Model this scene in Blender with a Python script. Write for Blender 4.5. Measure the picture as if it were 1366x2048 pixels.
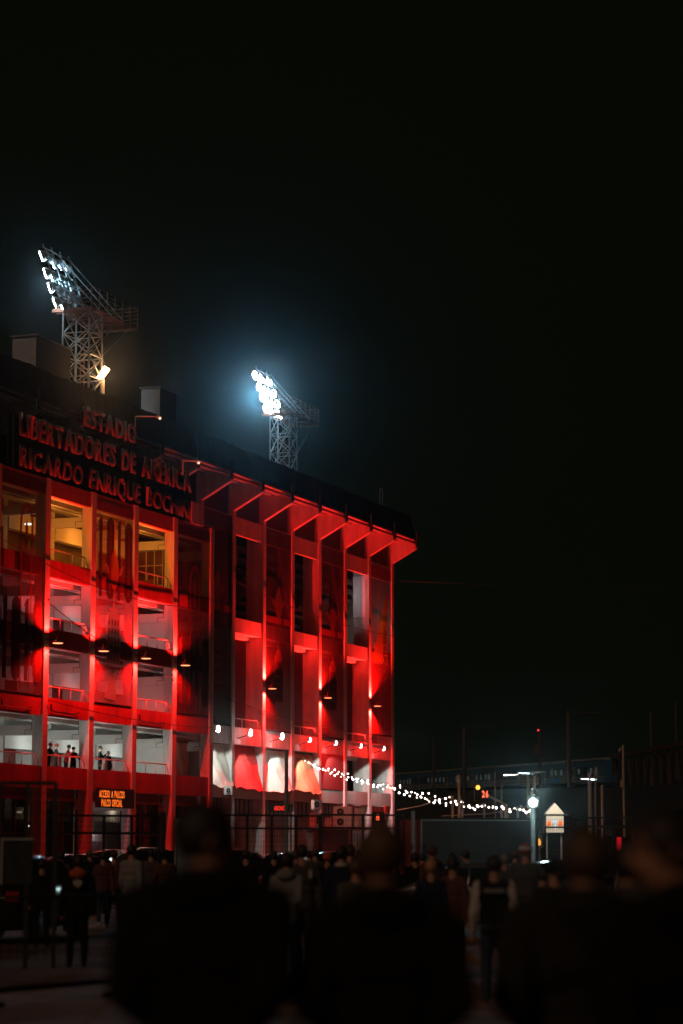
import bpy, bmesh, math, random
import numpy as np
from mathutils import Vector, Matrix
random.seed(7)
sc = bpy.context.scene
for o in list(bpy.data.objects):
    bpy.data.objects.remove(o)
COL = sc.collection

# ------------------------------------------------------------------ camera
PITCH = math.radians(7.98); CAM_Z = 1.7; FPX = 85 / 36 * 2048
cd = bpy.data.cameras.new('camera'); cam = bpy.data.objects.new('camera', cd); COL.objects.link(cam)
cam.location = (0, 0, CAM_Z); cam.rotation_euler = (math.radians(90) + PITCH, 0, 0)
cd.lens = 85; cd.sensor_fit = 'VERTICAL'; cd.sensor_height = 36; cd.clip_start = .3; cd.clip_end = 4000
cd.dof.use_dof = True; cd.dof.focus_distance = 135; cd.dof.aperture_fstop = 1.2
sc.camera = cam
# ------------------------------------------------------------------ night sky
wd = bpy.data.worlds.new('World'); sc.world = wd; wd.use_nodes = True
bg = wd.node_tree.nodes['Background']
bg.inputs['Color'].default_value = (.78, 1.0, .42, 1); bg.inputs['Strength'].default_value = .0024
# ------------------------------------------------------------------ the far street lights behind the camera that rake the plaza, as one very dim sun
sl = bpy.data.lights.new('dim_night_sun', 'SUN'); sl.energy = .31; sl.angle = math.radians(1.2); sl.color = (1, .56, .36)
so = bpy.data.objects.new('dim_night_sun', sl); COL.objects.link(so)
_az, _el = math.radians(180 + 33), math.radians(36)
so.rotation_euler = Vector((-math.sin(_az) * math.cos(_el), -math.cos(_az) * math.cos(_el), -math.sin(_el))).to_track_quat('-Z', 'Y').to_euler()
# ------------------------------------------------------------------ exposure
sc.view_settings.view_transform = 'Standard'; sc.view_settings.look = 'None'
sc.view_settings.exposure = 0; sc.view_settings.gamma = 1
sc.cycles.use_denoising = True
sc.cycles.max_bounces = 5; sc.cycles.transparent_max_bounces = 16; sc.cycles.volume_bounces = 0
sc.cycles.sample_clamp_indirect = 4

# ------------------------------------------------------------------ frame of the stadium: s along the facade, q inwards
TH = math.radians(20.41)
D = Vector((math.sin(TH), math.cos(TH), 0)); QV = Vector((-D.y, D.x, 0)); ROT = math.atan2(D.y, D.x)
def W(s, q, z): return D * s + QV * q + Vector((0, 0, z))
def at(x, y, Y):
    a = (x - 683) / FPX; b = (1024 - y) / FPX
    r = Vector((a, math.cos(PITCH) - b * math.sin(PITCH), math.sin(PITCH) + b * math.cos(PITCH)))
    p = r * (Y / r.y); return Vector((p.x, p.y, p.z + CAM_Z))

# ------------------------------------------------------------------ materials
MATS = {}
def mat(name, col, rough=.7, metal=0, noise=.18, scale=1.5, bump=.0, spec=.5, streak=False):
    if name in MATS: return MATS[name]
    m = bpy.data.materials.new(name); m.use_nodes = True; nt = m.node_tree; b = nt.nodes['Principled BSDF']
    b.inputs['Roughness'].default_value = rough; b.inputs['Metallic'].default_value = metal
    b.inputs['Specular IOR Level'].default_value = spec
    tc = nt.nodes.new('ShaderNodeTexCoord'); mp = nt.nodes.new('ShaderNodeMapping')
    nt.links.new(tc.outputs['Object'], mp.inputs['Vector'])
    mp.inputs['Scale'].default_value = (scale, scale, scale * (.15 if streak else 1))
    nz = nt.nodes.new('ShaderNodeTexNoise'); nz.inputs['Scale'].default_value = 1; nz.inputs['Detail'].default_value = 6; nz.inputs['Roughness'].default_value = .65
    nt.links.new(mp.outputs[0], nz.inputs['Vector'])
    mx = nt.nodes.new('ShaderNodeMix'); mx.data_type = 'RGBA'
    c = Vector(col)
    mx.inputs[6].default_value = (*[max(0, v * (1 - noise * 1.6)) for v in c], 1)
    mx.inputs[7].default_value = (*[min(1, v * (1 + noise)) for v in c], 1)
    nt.links.new(nz.outputs['Fac'], mx.inputs[0]); nt.links.new(mx.outputs[2], b.inputs['Base Color'])
    if bump:
        bp = nt.nodes.new('ShaderNodeBump'); bp.inputs['Strength'].default_value = bump; bp.inputs['Distance'].default_value = .03
        n2 = nt.nodes.new('ShaderNodeTexNoise'); n2.inputs['Scale'].default_value = 6; n2.inputs['Detail'].default_value = 5
        nt.links.new(mp.outputs[0], n2.inputs['Vector']); nt.links.new(n2.outputs['Fac'], bp.inputs['Height'])
        nt.links.new(bp.outputs[0], b.inputs['Normal'])
    MATS[name] = m; return m
def emit(name, col, strength, sample=False):
    if name in MATS: return MATS[name]
    m = bpy.data.materials.new(name); m.use_nodes = True; nt = m.node_tree; nt.nodes.clear()
    e = nt.nodes.new('ShaderNodeEmission'); e.inputs[0].default_value = (*col, 1); e.inputs[1].default_value = strength
    o = nt.nodes.new('ShaderNodeOutputMaterial'); nt.links.new(e.outputs[0], o.inputs[0])
    if not sample: m.cycles.emission_sampling = 'NONE'
    MATS[name] = m; return m
def mesh_cloth(name, col, alpha=.25, transl=.25, noise=.25):
    """woven print mesh: part of the rays pass through the holes, part is scattered by the threads"""
    if name in MATS: return MATS[name]
    m = mat(name, col, .9, 0, noise, .8, spec=.1); nt = m.node_tree; b = nt.nodes['Principled BSDF']; out = nt.nodes['Material Output']
    tl = nt.nodes.new('ShaderNodeBsdfTranslucent'); tl.inputs[0].default_value = (*col, 1)
    tr = nt.nodes.new('ShaderNodeBsdfTransparent')
    m1 = nt.nodes.new('ShaderNodeMixShader'); m1.inputs[0].default_value = transl
    m2 = nt.nodes.new('ShaderNodeMixShader'); m2.inputs[0].default_value = alpha
    nt.links.new(b.outputs[0], m1.inputs[1]); nt.links.new(tl.outputs[0], m1.inputs[2])
    nt.links.new(m1.outputs[0], m2.inputs[1]); nt.links.new(tr.outputs[0], m2.inputs[2]); nt.links.new(m2.outputs[0], out.inputs[0])
    return m
def glass(name, col=(.6, .65, .65), alpha=.6):
    if name in MATS: return MATS[name]
    m = mat(name, (.02, .02, .02), .08, 0, .05, spec=.6); nt = m.node_tree; b = nt.nodes['Principled BSDF']; out = nt.nodes['Material Output']
    tr = nt.nodes.new('ShaderNodeBsdfTransparent'); tr.inputs[0].default_value = (*col, 1)
    m2 = nt.nodes.new('ShaderNodeMixShader'); m2.inputs[0].default_value = alpha
    nt.links.new(b.outputs[0], m2.inputs[1]); nt.links.new(tr.outputs[0], m2.inputs[2]); nt.links.new(m2.outputs[0], out.inputs[0])
    return m
WHITE = mat('white_paint', (.60, .58, .55), .75, 0, .46, 2.2, .35, streak=True)
CONC = mat('pale_concrete', (.42, .41, .38), .85, 0, .22, 1.2, .2, streak=True)
CORR = mat('corridor_paint', (.60, .61, .57), .8, 0, .10, .8)
REDP = mat('red_paint', (.44, .035, .035), .65, 0, .46, 2.0, .35, streak=True)
DKRED = mat('dark_red_panel', (.16, .02, .018), .6, 0, .2, 1)
DARK = mat('dark_steel', (.03, .028, .025), .55, .3, .3, 3)
TARP = mat('dark_tarpaulin', (.10, .05, .035), .8, 0, .45, .9, .5)
GALV = mat('galvanised_steel', (.34, .35, .36), .5, .5, .25, 4)
RUST = mat('rusty_steel', (.22, .10, .07), .7, .3, .4, 5)
ASPH = mat('asphalt', (.34, .20, .13), .8, 0, .4, .7, .5)
def paving(m):
    nt = m.node_tree; b = nt.nodes['Principled BSDF']; old = b.inputs['Base Color'].links[0].from_socket; tc = nt.nodes.new('ShaderNodeTexCoord'); mp = nt.nodes.new('ShaderNodeMapping'); mp.inputs['Rotation'].default_value = (0, 0, .35)
    br = nt.nodes.new('ShaderNodeTexBrick'); br.inputs['Scale'].default_value = .7; br.inputs['Mortar Size'].default_value = .012; br.inputs['Color1'].default_value = (1, 1, 1, 1); br.inputs['Color2'].default_value = (.72, .72, .72, 1); br.inputs['Mortar'].default_value = (.25, .25, .25, 1)
    vo = nt.nodes.new('ShaderNodeTexNoise'); vo.inputs['Scale'].default_value = .35; vo.inputs['Detail'].default_value = 8; rp = nt.nodes.new('ShaderNodeValToRGB'); rp.color_ramp.elements[0].position = .38; rp.color_ramp.elements[0].color = (.35, .33, .32, 1); rp.color_ramp.elements[1].position = .62
    nt.links.new(tc.outputs['Object'], mp.inputs[0]); nt.links.new(mp.outputs[0], br.inputs['Vector']); nt.links.new(tc.outputs['Object'], vo.inputs['Vector']); nt.links.new(vo.outputs['Fac'], rp.inputs[0])
    m1 = nt.nodes.new('ShaderNodeMix'); m1.data_type = 'RGBA'; m1.blend_type = 'MULTIPLY'; m1.inputs[0].default_value = 1; m2 = nt.nodes.new('ShaderNodeMix'); m2.data_type = 'RGBA'; m2.blend_type = 'MULTIPLY'; m2.inputs[0].default_value = 1
    nt.links.new(old, m1.inputs[6]); nt.links.new(br.outputs['Color'], m1.inputs[7]); nt.links.new(m1.outputs[2], m2.inputs[6]); nt.links.new(rp.outputs[0], m2.inputs[7]); nt.links.new(m2.outputs[2], b.inputs['Base Color'])
paving(ASPH)
BLACKP = mat('black_plastic', (.015, .015, .015), .5)
IRON = mat('black_iron', (.025, .022, .02), .8, .0)

# ------------------------------------------------------------------ mesh helpers
class MB:
    def __init__(s): s.v = []; s.f = []
    def add(s, vs, fs):
        n = len(s.v); s.v += [tuple(v) for v in vs]; s.f += [tuple(i + n for i in f) for f in fs]; return s
    def box(s, x0, x1, y0, y1, z0, z1):
        return s.add([(x0, y0, z0), (x1, y0, z0), (x1, y1, z0), (x0, y1, z0), (x0, y0, z1), (x1, y0, z1), (x1, y1, z1), (x0, y1, z1)],
                     [(0, 3, 2, 1), (4, 5, 6, 7), (0, 1, 5, 4), (1, 2, 6, 5), (2, 3, 7, 6), (3, 0, 4, 7)])
    def tube(s, p0, p1, r, n=6, r1=None):
        p0, p1 = Vector(p0), Vector(p1); r1 = r if r1 is None else r1; a = (p1 - p0)
        if a.length < 1e-6: return s
        a.normalize(); u = a.orthogonal().normalized(); w = a.cross(u); vs = []
        for p, rr in ((p0, r), (p1, r1)):
            for i in range(n):
                t = 2 * math.pi * i / n; vs.append(p + u * math.cos(t) * rr + w * math.sin(t) * rr)
        return s.add(vs, [(i, (i + 1) % n, n + (i + 1) % n, n + i) for i in range(n)] + [tuple(range(n - 1, -1, -1)), tuple(range(n, 2 * n))])
    def path(s, pts, r, n=5):
        for a, b in zip(pts, pts[1:]): s.tube(a, b, r, n)
        return s
    def prism(s, poly, axis, a, b):
        """poly in the two other axes (in x,y,z order) pushed from a to b along axis"""
        def P(u, w, t): return {'x': (t, u, w), 'y': (u, t, w), 'z': (u, w, t)}[axis]
        n = len(poly)
        return s.add([P(u, w, a) for u, w in poly] + [P(u, w, b) for u, w in poly],
                     [tuple(range(n)), tuple(range(2 * n - 1, n - 1, -1))] + [(i, n + i, n + (i + 1) % n, (i + 1) % n) for i in range(n)])
    def lathe(s, prof, n=16, c=(0, 0, 0), axis='z', cap=True):
        c = Vector(c); vs = []
        for r, h in prof:
            for i in range(n):
                t = 2 * math.pi * i / n
                o = {'z': (r * math.cos(t), r * math.sin(t), h), 'y': (r * math.cos(t), h, r * math.sin(t)), 'x': (h, r * math.cos(t), r * math.sin(t))}[axis]
                vs.append(c + Vector(o))
        m = len(prof)
        fs = [(k * n + i, k * n + (i + 1) % n, (k + 1) * n + (i + 1) % n, (k + 1) * n + i) for k in range(m - 1) for i in range(n)]
        if cap: fs += [tuple(range(n - 1, -1, -1)), tuple(range((m - 1) * n, m * n))]
        return s.add(vs, fs)
    def ball(s, c, r, n=10, m=6, sc3=(1, 1, 1)):
        c = Vector(c); vs = [c + Vector((0, 0, -r * sc3[2]))]; fs = []
        for k in range(1, m):
            a = math.pi * k / m - math.pi / 2
            for i in range(n):
                t = 2 * math.pi * i / n
                vs.append(c + Vector((r * sc3[0] * math.cos(a) * math.cos(t), r * sc3[1] * math.cos(a) * math.sin(t), r * sc3[2] * math.sin(a))))
        vs.append(c + Vector((0, 0, r * sc3[2])))
        for i in range(n): fs.append((0, 1 + (i + 1) % n, 1 + i))
        for k in range(m - 2):
            for i in range(n): fs.append((1 + k * n + i, 1 + k * n + (i + 1) % n, 1 + (k + 1) * n + (i + 1) % n, 1 + (k + 1) * n + i))
        e = len(vs) - 1; b = 1 + (m - 2) * n
        for i in range(n): fs.append((b + i, b + (i + 1) % n, e))
        return s.add(vs, fs)
    def grid(s, fn, nu, nv):
        vs = [fn(i / nu, j / nv) for j in range(nv + 1) for i in range(nu + 1)]
        return s.add(vs, [(j * (nu + 1) + i, j * (nu + 1) + i + 1, (j + 1) * (nu + 1) + i + 1, (j + 1) * (nu + 1) + i) for j in range(nv) for i in range(nu)])
    def mesh(s, name, smooth=False):
        me = bpy.data.meshes.new(name); me.from_pydata(s.v, [], s.f); me.update()
        if smooth: me.polygons.foreach_set('use_smooth', [True] * len(me.polygons))
        return me
    def build(s, name, m, parent=None, smooth=False, off=None):
        if off is not None: s.v = [(v[0] - off[0], v[1] - off[1], v[2] - off[2]) for v in s.v]
        return link(name, s.mesh(name, smooth), m, parent)
def link(name, me, m, parent=None):
    o = bpy.data.objects.new(name, me); COL.objects.link(o)
    if m is not None and not me.materials: me.materials.append(m)
    if parent is not None: o.parent = parent
    return o
def tag(o, label, cat, group=None, kind=None):
    if label: o['label'] = label
    if cat: o['category'] = cat
    if group: o['group'] = group
    if kind: o['kind'] = kind
    return o
def empty(name, loc, rz=0, label=None, cat=None, group=None):
    o = bpy.data.objects.new(name, None); COL.objects.link(o); o.location = loc; o.rotation_euler = (0, 0, rz); o.empty_display_size = .3
    return tag(o, label, cat, group)
def lamp(kind, parent, loc, power, col, aim=None, size=None, blend=.3, rad=.05):
    l = bpy.data.lights.new('lamp_light', kind); l.energy = power; l.color = col
    if kind in ('POINT', 'SPOT'): l.shadow_soft_size = rad
    if kind == 'SPOT': l.spot_size = math.radians(size); l.spot_blend = blend
    if kind == 'AREA': l.shape = 'RECTANGLE'; l.size, l.size_y = size
    o = bpy.data.objects.new('lamp_light', l); COL.objects.link(o); o.parent = parent; o.location = loc
    if aim is not None: o.rotation_euler = Vector(aim).to_track_quat('-Z', 'Y').to_euler()
    return o
def glyph(ch, height, width_scale, depth, bold=.0, spacing=None):
    """mesh of one upright letter (x right, z up, front at -y) and its width"""
    c = bpy.data.curves.new('t', 'FONT'); c.body = ch; c.size = 1; c.offset = bold; c.resolution_u = 3
    o = bpy.data.objects.new('t', c); COL.objects.link(o)
    dg = bpy.context.evaluated_depsgraph_get(); dg.update()
    me = bpy.data.meshes.new_from_object(o.evaluated_get(dg)); bpy.data.objects.remove(o); bpy.data.curves.remove(c)
    bm = bmesh.new(); bm.from_mesh(me); bpy.data.meshes.remove(me)
    x0 = min(v.co.x for v in bm.verts); x1 = max(v.co.x for v in bm.verts); k = height / .73
    for v in bm.verts:
        x, y = v.co.x, v.co.y; v.co = Vector(((x - x0) * k * width_scale, 0, y * k))
    if depth:
        r = bmesh.ops.extrude_face_region(bm, geom=bm.faces[:])
        for e in r['geom']:
            if isinstance(e, bmesh.types.BMVert): e.co.y += depth
        bmesh.ops.recalc_face_normals(bm, faces=bm.faces[:])
    out = bpy.data.meshes.new('letter'); bm.to_mesh(out); bm.free()
    return out, (x1 - x0) * k * width_scale
GL = {}
def write(text, parent, x0, x1, z, height, m, y=0, depth=.0, bold=.03, name='letter', ws=.62, gap=.12):
    """letters one by one between x0 and x1"""
    ws0 = ws
    items = []
    for ch in text:
        if ch == ' ': items.append((None, height * .3)); continue
        key = (ch, height, ws, depth, bold)
        if key not in GL: GL[key] = glyph(ch, height, ws, depth, bold)
        items.append(GL[key])
    tot = sum(w for _, w in items) + gap * height * (len(items) - 1); k = (x1 - x0) / tot; x = x0
    for me, w in items:
        if me is not None:
            o = link(name, me, None, parent); o.location = (x, y, z); o.scale = (k, 1, 1)
            if not me.materials: me.materials.append(m)
            elif me.materials[0] != m:
                o.data = me.copy(); o.data.materials[0] = m
        x += (w + gap * height) * k

# ================================================================== SETTING
g = MB().add([(-1500, -60, 0), (1500, -60, 0), (1500, 2500, 0), (-1500, 2500, 0)], [(0, 1, 2, 3)]).build('ground', ASPH); tag(g, 'dark worn asphalt plaza in front of the stadium', None, kind='structure')
emb = MB()
pA, pB = at(560, 1588, 640), at(1500, 1560, 262)
def emb_fn(u, v):
    p = pA.lerp(pB, u); out = Vector((pB.y - pA.y, -(pB.x - pA.x), 0)).normalized()
    q = p + out * (3 + 16 * (1 - v)); z = max(0, p.z - .4) * v
    return (q.x + random.uniform(-.5, .5), q.y + random.uniform(-.5, .5), z + (random.uniform(-.08, .08) if 0 < v < 1 else 0))
emb.grid(emb_fn, 40, 8)
inn = Vector((pB.y - pA.y, -(pB.x - pA.x), 0)).normalized()
a0, b0 = pA + inn * 3, pB + inn * 3; a1, b1 = pA - inn * 9, pB - inn * 9
emb.add([(a0.x, a0.y, a0.z - .4), (b0.x, b0.y, b0.z - .4), (b1.x, b1.y, b1.z - .4), (a1.x, a1.y, a1.z - .4)], [(0, 1, 2, 3)])
e_ = emb.build('railway_embankment', mat('embankment_soil', (.012, .011, .008), .95, 0, .5, .4, .6), None, True); tag(e_, 'dark earth bank that carries the railway', None, kind='structure')

# ================================================================== STADIUM
S0, Q0 = 124.3, 56.0; OFF = (S0, Q0, 0)
st = empty('stadium', W(S0, Q0, 0), ROT, 'white and red concrete stadium stand lit by red lamps between its tall piers', 'stadium')
def SP(name, mb, m, parent=None, smooth=False): return mb.build(name, m, parent or st, smooth, OFF)
LP = [98.99 + 5.016 * k for k in range(6)]            # left edges of the portico piers
RP = [126.73 + 4.968 * k for k in range(9)]           # left edges of the main block piers
LBANDS = [(4.7, 5.75), (8.15, 9.05), (11.5, 12.4), (14.92, 15.77), (18.9, 19.68)]
QL, QR = 54.0, 58.0
for i, s in enumerate(LP):
    SP('pier', MB().box(s, s + .5, QL, QL + .56, 0, 19.7 if i < 5 else 19.72), WHITE)
    SP('inner_column', MB().box(s + .04, s + .46, 56.35, 56.95, 0, 18.8), CORR)
for i in range(5):
    a, b = LP[i] + .5, LP[i + 1]
    for j, (z0, z1) in enumerate(LBANDS):
        SP('spandrel', MB().box(a, b, QL + .09, QL + .30, z0, z1), REDP)
        for q0, q1, zz in ((.34, .62, .16), (.86, 1.06, .34), (1.32, 1.52, .34)):
            SP('joist', MB().box(a - .25 if q0 > .6 else a, b + .25 if q0 > .6 else b, QL + q0, QL + q1, z0 - zz + .16, z0 + .3), CORR)
for j, (z0, z1) in enumerate(LBANDS):
    SP('floor_slab', MB().box(98.9, 124.5, QL + .33, 57.95, z0 + .28, z0 + .52), CORR)
    for i, s in enumerate(LP):
        bm_ = SP('cross_beam', MB().box(s + .06, s + .44, QL + .565, 57.8, z0 - .93, z0 - .46), CORR)
        jl = MB(); x = s + .055                        # the dark half-lap joint of the precast beam
        jl.box(x - .004, x, QL + .60, QL + .63, z0 - .47, z0 - .18); jl.box(x - .004, x, QL + .63, QL + .98, z0 - .70, z0 - .675); jl.box(x - .004, x, QL + .96, QL + .985, z0 - .93, z0 - .70); jl.box(x - .004, x, QL + .60, QL + .63, z0 - .70, z0 - .47)
        jl.build('joint', BLACKP, bm_, off=OFF)
    for i in range(5):
        SP('inner_beam', MB().box(LP[i] + .5, LP[i + 1], 56.3, 56.7, z0 - 1.5, z0 - .62), CORR)
    if j: pass
# corridor back walls and dark red exit panels
LV = [5.22, 8.67, 12.02, 15.44]
for j, zf in enumerate(LV):
    top = LBANDS[j + 1][0] + .27
    for i in range(5):
        a, b = LP[i] + .25, LP[i + 1] + .25
        if j < 3: SP('corridor_wall', MB().box(a, b, 57.62, 57.82, zf, top), CORR)
        else: SP('corridor_wall', MB().box(a, b, 57.62, 57.82, zf, top), mat('ochre_wall', (.22, .17, .11), .8))
        if i in (1, 2) and j < 3:
            SP('exit_panel', MB().box(a + 1.75, a + 3.65, 57.5, 57.6, zf, zf + 2.05), DKRED)
    if j in (0, 1, 2): SP('side_wall', MB().box(LP[4] + .12, LP[4] + .38, QL + .57, 57.6, zf + .0, LBANDS[j + 1][0] - .94), CORR)
    if j == 3: SP('side_wall', MB().box(LP[4] + .12, LP[4] + .38, QL + 1.3, 57.6, zf, zf + .9), DKRED)
SIGNW = mat('pale_lettering', (.55, .6, .62), .6)
for j in (0, 1, 2):
    for i in ((1,) if j else (1, 2)):
        zf = LV[j]; a = LP[i] + .25
        sg = empty('exit_sign', W(a + 2.85, 57.42, zf + 1.55), ROT, ['white SALIDA exit sign on the dark red panel behind the lowest balcony', 'half hidden white SALIDA exit sign one floor above the lowest balcony', 'white SALIDA exit sign on the dark red panel two floors above the lowest balcony'][j] if i == 1 else 'framed notice with white lines on the dark red panel behind the talking people', 'sign')
        MB().box(-.02, .95, .02, .05, -.08, .45).build('board', DKRED, sg)
        if i == 1: write('SALIDA', sg, .05, .88, .02, .33, SIGNW, y=.012, bold=.02)
        else:
            for k in range(4): MB().box(.1, .85, .01, .018, .03 + k * .1, .06 + k * .1).build('notice_line', SIGNW, sg)
# glazed partition behind the upper balcony
gp = MB()
for k in range(6): gp.box(LP[4] + .2, LP[4] + .26, 54.75 + k * .5, 54.79 + k * .5, 15.5, 18.2)
for z in (16.0, 17.1): gp.box(LP[4] + .2, LP[4] + .26, 54.75, 57.3, z, z + .04)
SP('partition_frame', gp, mat('ochre_frame', (.5, .42, .25), .6))
SP('partition_pane', MB().box(LP[4] + .27, LP[4] + .3, 54.75, 57.3, 15.5, 17.9), mat('partition_pane', (.07, .012, .012), .3))
# railings on the open bays
def railing(a, b, q, z):
    r = MB().tube((a, q, z + .54), (b - .35, q, z + .54), .032, 6).tube((b - .35, q, z + .54), (b + .0, q, z + .06), .028, 6)
    rr = SP('railing', r, REDP if False else WHITE, None, True)
    n = 4
    for k in range(n):
        x = a + .35 + (b - a - .8) * k / (n - 1)
        MB().tube((x, q, z), (x, q, z + .54), .03, 6).build('post', WHITE, rr, True, OFF)
for i, js in ((0, (0,)), (1, (0, 1, 2, 3)), (2, (0,)), (3, (0, 1, 2, 3))):
    for j in js: railing(LP[i] + .5, LP[i + 1], QL + .2, LBANDS[j][1])
# conduits and spot brackets on the band above the lowest balcony
for i in (0, 1, 3):
    a = LP[i] + .7
    c = MB().path([(a + .2, QL + .03, 8.75), (a + .25, QL + .03, 8.45), (a + .6, QL + .03, 8.38), (a + 2.6, QL + .03, 8.36), (a + 3.3, QL + .03, 8.5)], .04)
    SP('conduit', c, BLACKP)
for k, (s0, z0, s1, z1, sag) in enumerate(((99.3, 16.2, 123.8, 15.2, .9), (104.3, 13.6, 119.2, 10.9, .4), (104.4, 8.9, 124.2, 8.5, .25))):
    cb = [(s0 + (s1 - s0) * u / 24, 53.93, z0 + (z1 - z0) * u / 24 - sag * 4 * (u / 24) * (1 - u / 24)) for u in range(25)]
    SP('cable', MB().path(cb, .022, 4), BLACKP)
for k, (s0, z0, s1, z1) in enumerate(((132, 11.2, 166.6, 9.9), (137, 18.2, 166.6, 17.3))):
    SP('cable', MB().path([(s0 + (s1 - s0) * u / 24, 57.93, z0 + (z1 - z0) * u / 24 - .5 * 4 * (u / 24) * (1 - u / 24)) for u in range(25)], .022, 4), BLACKP)
# ground floor of the portico
GLS = glass('shopfront_glass', (.5, .45, .4), .55)
for i in range(5):
    a, b = LP[i] + .5, LP[i + 1]
    SP('lintel', MB().box(a, b, 54.75, 54.95, 4.15, 4.28), REDP)
    SP('transom_panel', MB().box(a, b, 54.8, 54.95, 4.28, 5.0), DKRED)
    if i != 2:
        fr = MB()
        for k in range(5):
            x = a + .03 + (b - a - .1) * k / 4; fr.box(x, x + .06, 54.78, 54.9, 0, 4.15)
        fr.box(a, b, 54.79, 54.89, 2.5, 2.56)
        f_ = SP('shopfront_frame', fr, DKRED)
        for k in range(4):
            x = a + .09 + (b - a - .1) * k / 4
            MB().box(x, x + (b - a - .1) / 4 - .06, 54.83, 54.84, .1, 4.14).build('pane', GLS, f_, off=OFF)
        SP('lobby_wall', MB().box(a - .4, b + .4, 57.2, 57.4, 0, 4.9), CORR)
    else:
        SP('door_surround', MB().box(a, a + 1.6, 54.9, 55.0, 0, 3.8), DKRED)
        SP('door_panel', MB().box(a + 2.2, a + 4.2, 55.3, 55.4, 0, 2.6), CORR)
        d_ = SP('door', MB().box(a + 2.35, a + 3.6, 55.24, 55.3, 0, 2.2), mat('grey_door', (.2, .2, .22), .5))
        MB().tube((a + 3.45, 55.2, 1.0), (a + 3.45, 55.2, 1.3), .02).build('handle', GALV, d_, off=OFF)
SP('portico_roof', MB().box(98.9, 124.6, QL + .57, 58.4, 19.45, 19.66), CONC)

# main block
RB = [(4.9, 5.8), (8.2, 9.25), (15.1, 16.0), (21.2, 22.3)]
for i, s in enumerate(RP):
    SP('pier', MB().box(s, s + .45, QR, QR + .75, 0, 22.6), WHITE)
    SP('inner_column', MB().box(s + .05, s + .4, QR + .76, QR + 1.2, 0, 22.3), WHITE)
for i in range(8):
    a, b = RP[i] + .45, RP[i + 1]
    for j, (z0, z1) in enumerate(RB):
        SP('spandrel', MB().box(a, b, QR + .12, QR + .36, z0, z1), CONC if j == 0 else WHITE)
        if j in (1, 2):
            SP('joist', MB().box(a, b, QR + .4, QR + .75, z0 + .02, z0 + .3), CORR)
            SP('joist', MB().box(a, b, QR + .9, QR + 1.25, z0 - .18, z0 + .1), CORR)
for z in (9.0, 15.6): SP('floor_slab', MB().box(124.6, 166.7, QR + .4, QR + 6, z - .3, z - .1), CONC)
SP('corridor_wall', MB().box(124.7, 166.9, 61.2, 61.5, 0, 15.3), mat('deep_red_wall', (.09, .014, .014), .8, 0, .3, .8))
SP('rear_wall', MB().box(99, 167.0, 64.5, 64.8, 15.3, 24.7), mat('brown_wall', (.05, .03, .022), .9))
SP('end_wall', MB().box(166.7, 167.0, 58.8, 64.5, 0, 24.7), CONC)
rk = mat('raker_concrete', (.3, .24, .2), .85)
for i, s in enumerate(RP):                              # stepped rakers that carry the stand, falling inwards
    SP('raker', MB().prism([(QR + 1.9, 20.9), (QR + 1.9, 19.9), (64.4, 16.2), (64.4, 17.2)], 'x', s + .1, s + .38), rk)
for k in range(8):
    z = 20.95 - k * .55; q = QR + 1.8 + k * .58
    SP('stand_step', MB().box(124.7, 166.7, q, q + .62, z - .1, z + .12), rk)
for i in (2, 4, 6):
    railing(RP[i] + .45, RP[i + 1], QR + .2, 9.25)
SP('door_head', MB().box(RP[4] + .6, RP[4] + 2.2, 60.9, 61.1, 14.0, 14.3), REDP)
# far bay: two tone column skin
SP('column_cladding', MB().box(RP[7] - .03, RP[7], QR + .25, QR + 1.2, 18.2, 21.15), mat('pale_cladding', (.75, .75, .75), .7))
# brackets, eave and dark parapet
for k in range(-6, 9):
    s = 126.73 + 4.968 * k
    gus = [(QR + .75, 22.6), (QR + .0, 22.6), (56.16, 23.62), (56.26, 24.30), (QR + .75, 24.62)]
    if k >= 0: SP('bracket', MB().prism(gus, 'x', s + .05, s + .4), WHITE)
    else: SP('bracket', MB().prism(gus, 'x', s + .05, s + .4), WHITE)
    SP('fascia_post', MB().box(s + .08, s + .36, 56.05, 56.13, 23.75, 24.9), DARK)
for k in range(-6, 8):
    a, b = 126.73 + 4.968 * k + .41, 126.73 + 4.968 * (k + 1) + .04
    SP('soffit_panel', MB().box(a, b, 56.6, QR + .1, 24.36, 24.46), WHITE)
    SP('soffit_rib', MB().box(a, b, 56.95, 57.1, 24.18, 24.35), WHITE); SP('soffit_rib', MB().box(a, b, 57.5, 57.62, 24.18, 24.35), WHITE)
    SP('eave_channel', MB().box(a, b, 56.2, 56.32, 23.98, 24.1).box(a, b, 56.2, 56.26, 24.28, 24.36), RUST)
    SP('back_panel', MB().box(a, b, QR + .36, QR + .5, 22.35, 24.3), mat('brown_panel', (.07, .03, .024), .9, 0, .3))
    tb = MB(); ph = random.uniform(0, 6)
    tb.grid(lambda u, v: (a - .3 + (b - a + .5) * u, 56.26 + .34 * (v ** .8) + .05 * math.sin(u * 19 + ph) * (1 - v) + .03 * math.sin(u * 31 + 2 * ph), 24.42 + 1.68 * v - .06 * math.sin(u * math.pi)), 24, 6)
    SP('parapet_cloth', tb, TARP, None, True)
SP('parapet_wall', MB().box(98, 167.2, 56.75, 56.95, 24.47, 26.02), TARP)
SP('roof_deck', MB().box(98, 167.0, 56.96, 80, 24.5, 24.72), mat('roof_felt', (.02, .02, .02), .95))
lad = MB()
for ds in (0, .55): lad.tube((160.2 + ds, 56.7, 25.9), (160.2 + ds, 56.7, 27.2), .025)
lad.tube((160.2, 56.7, 27.2), (160.75, 56.7, 27.2), .025)
SP('roof_ladder_hoop', lad, GALV)
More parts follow.
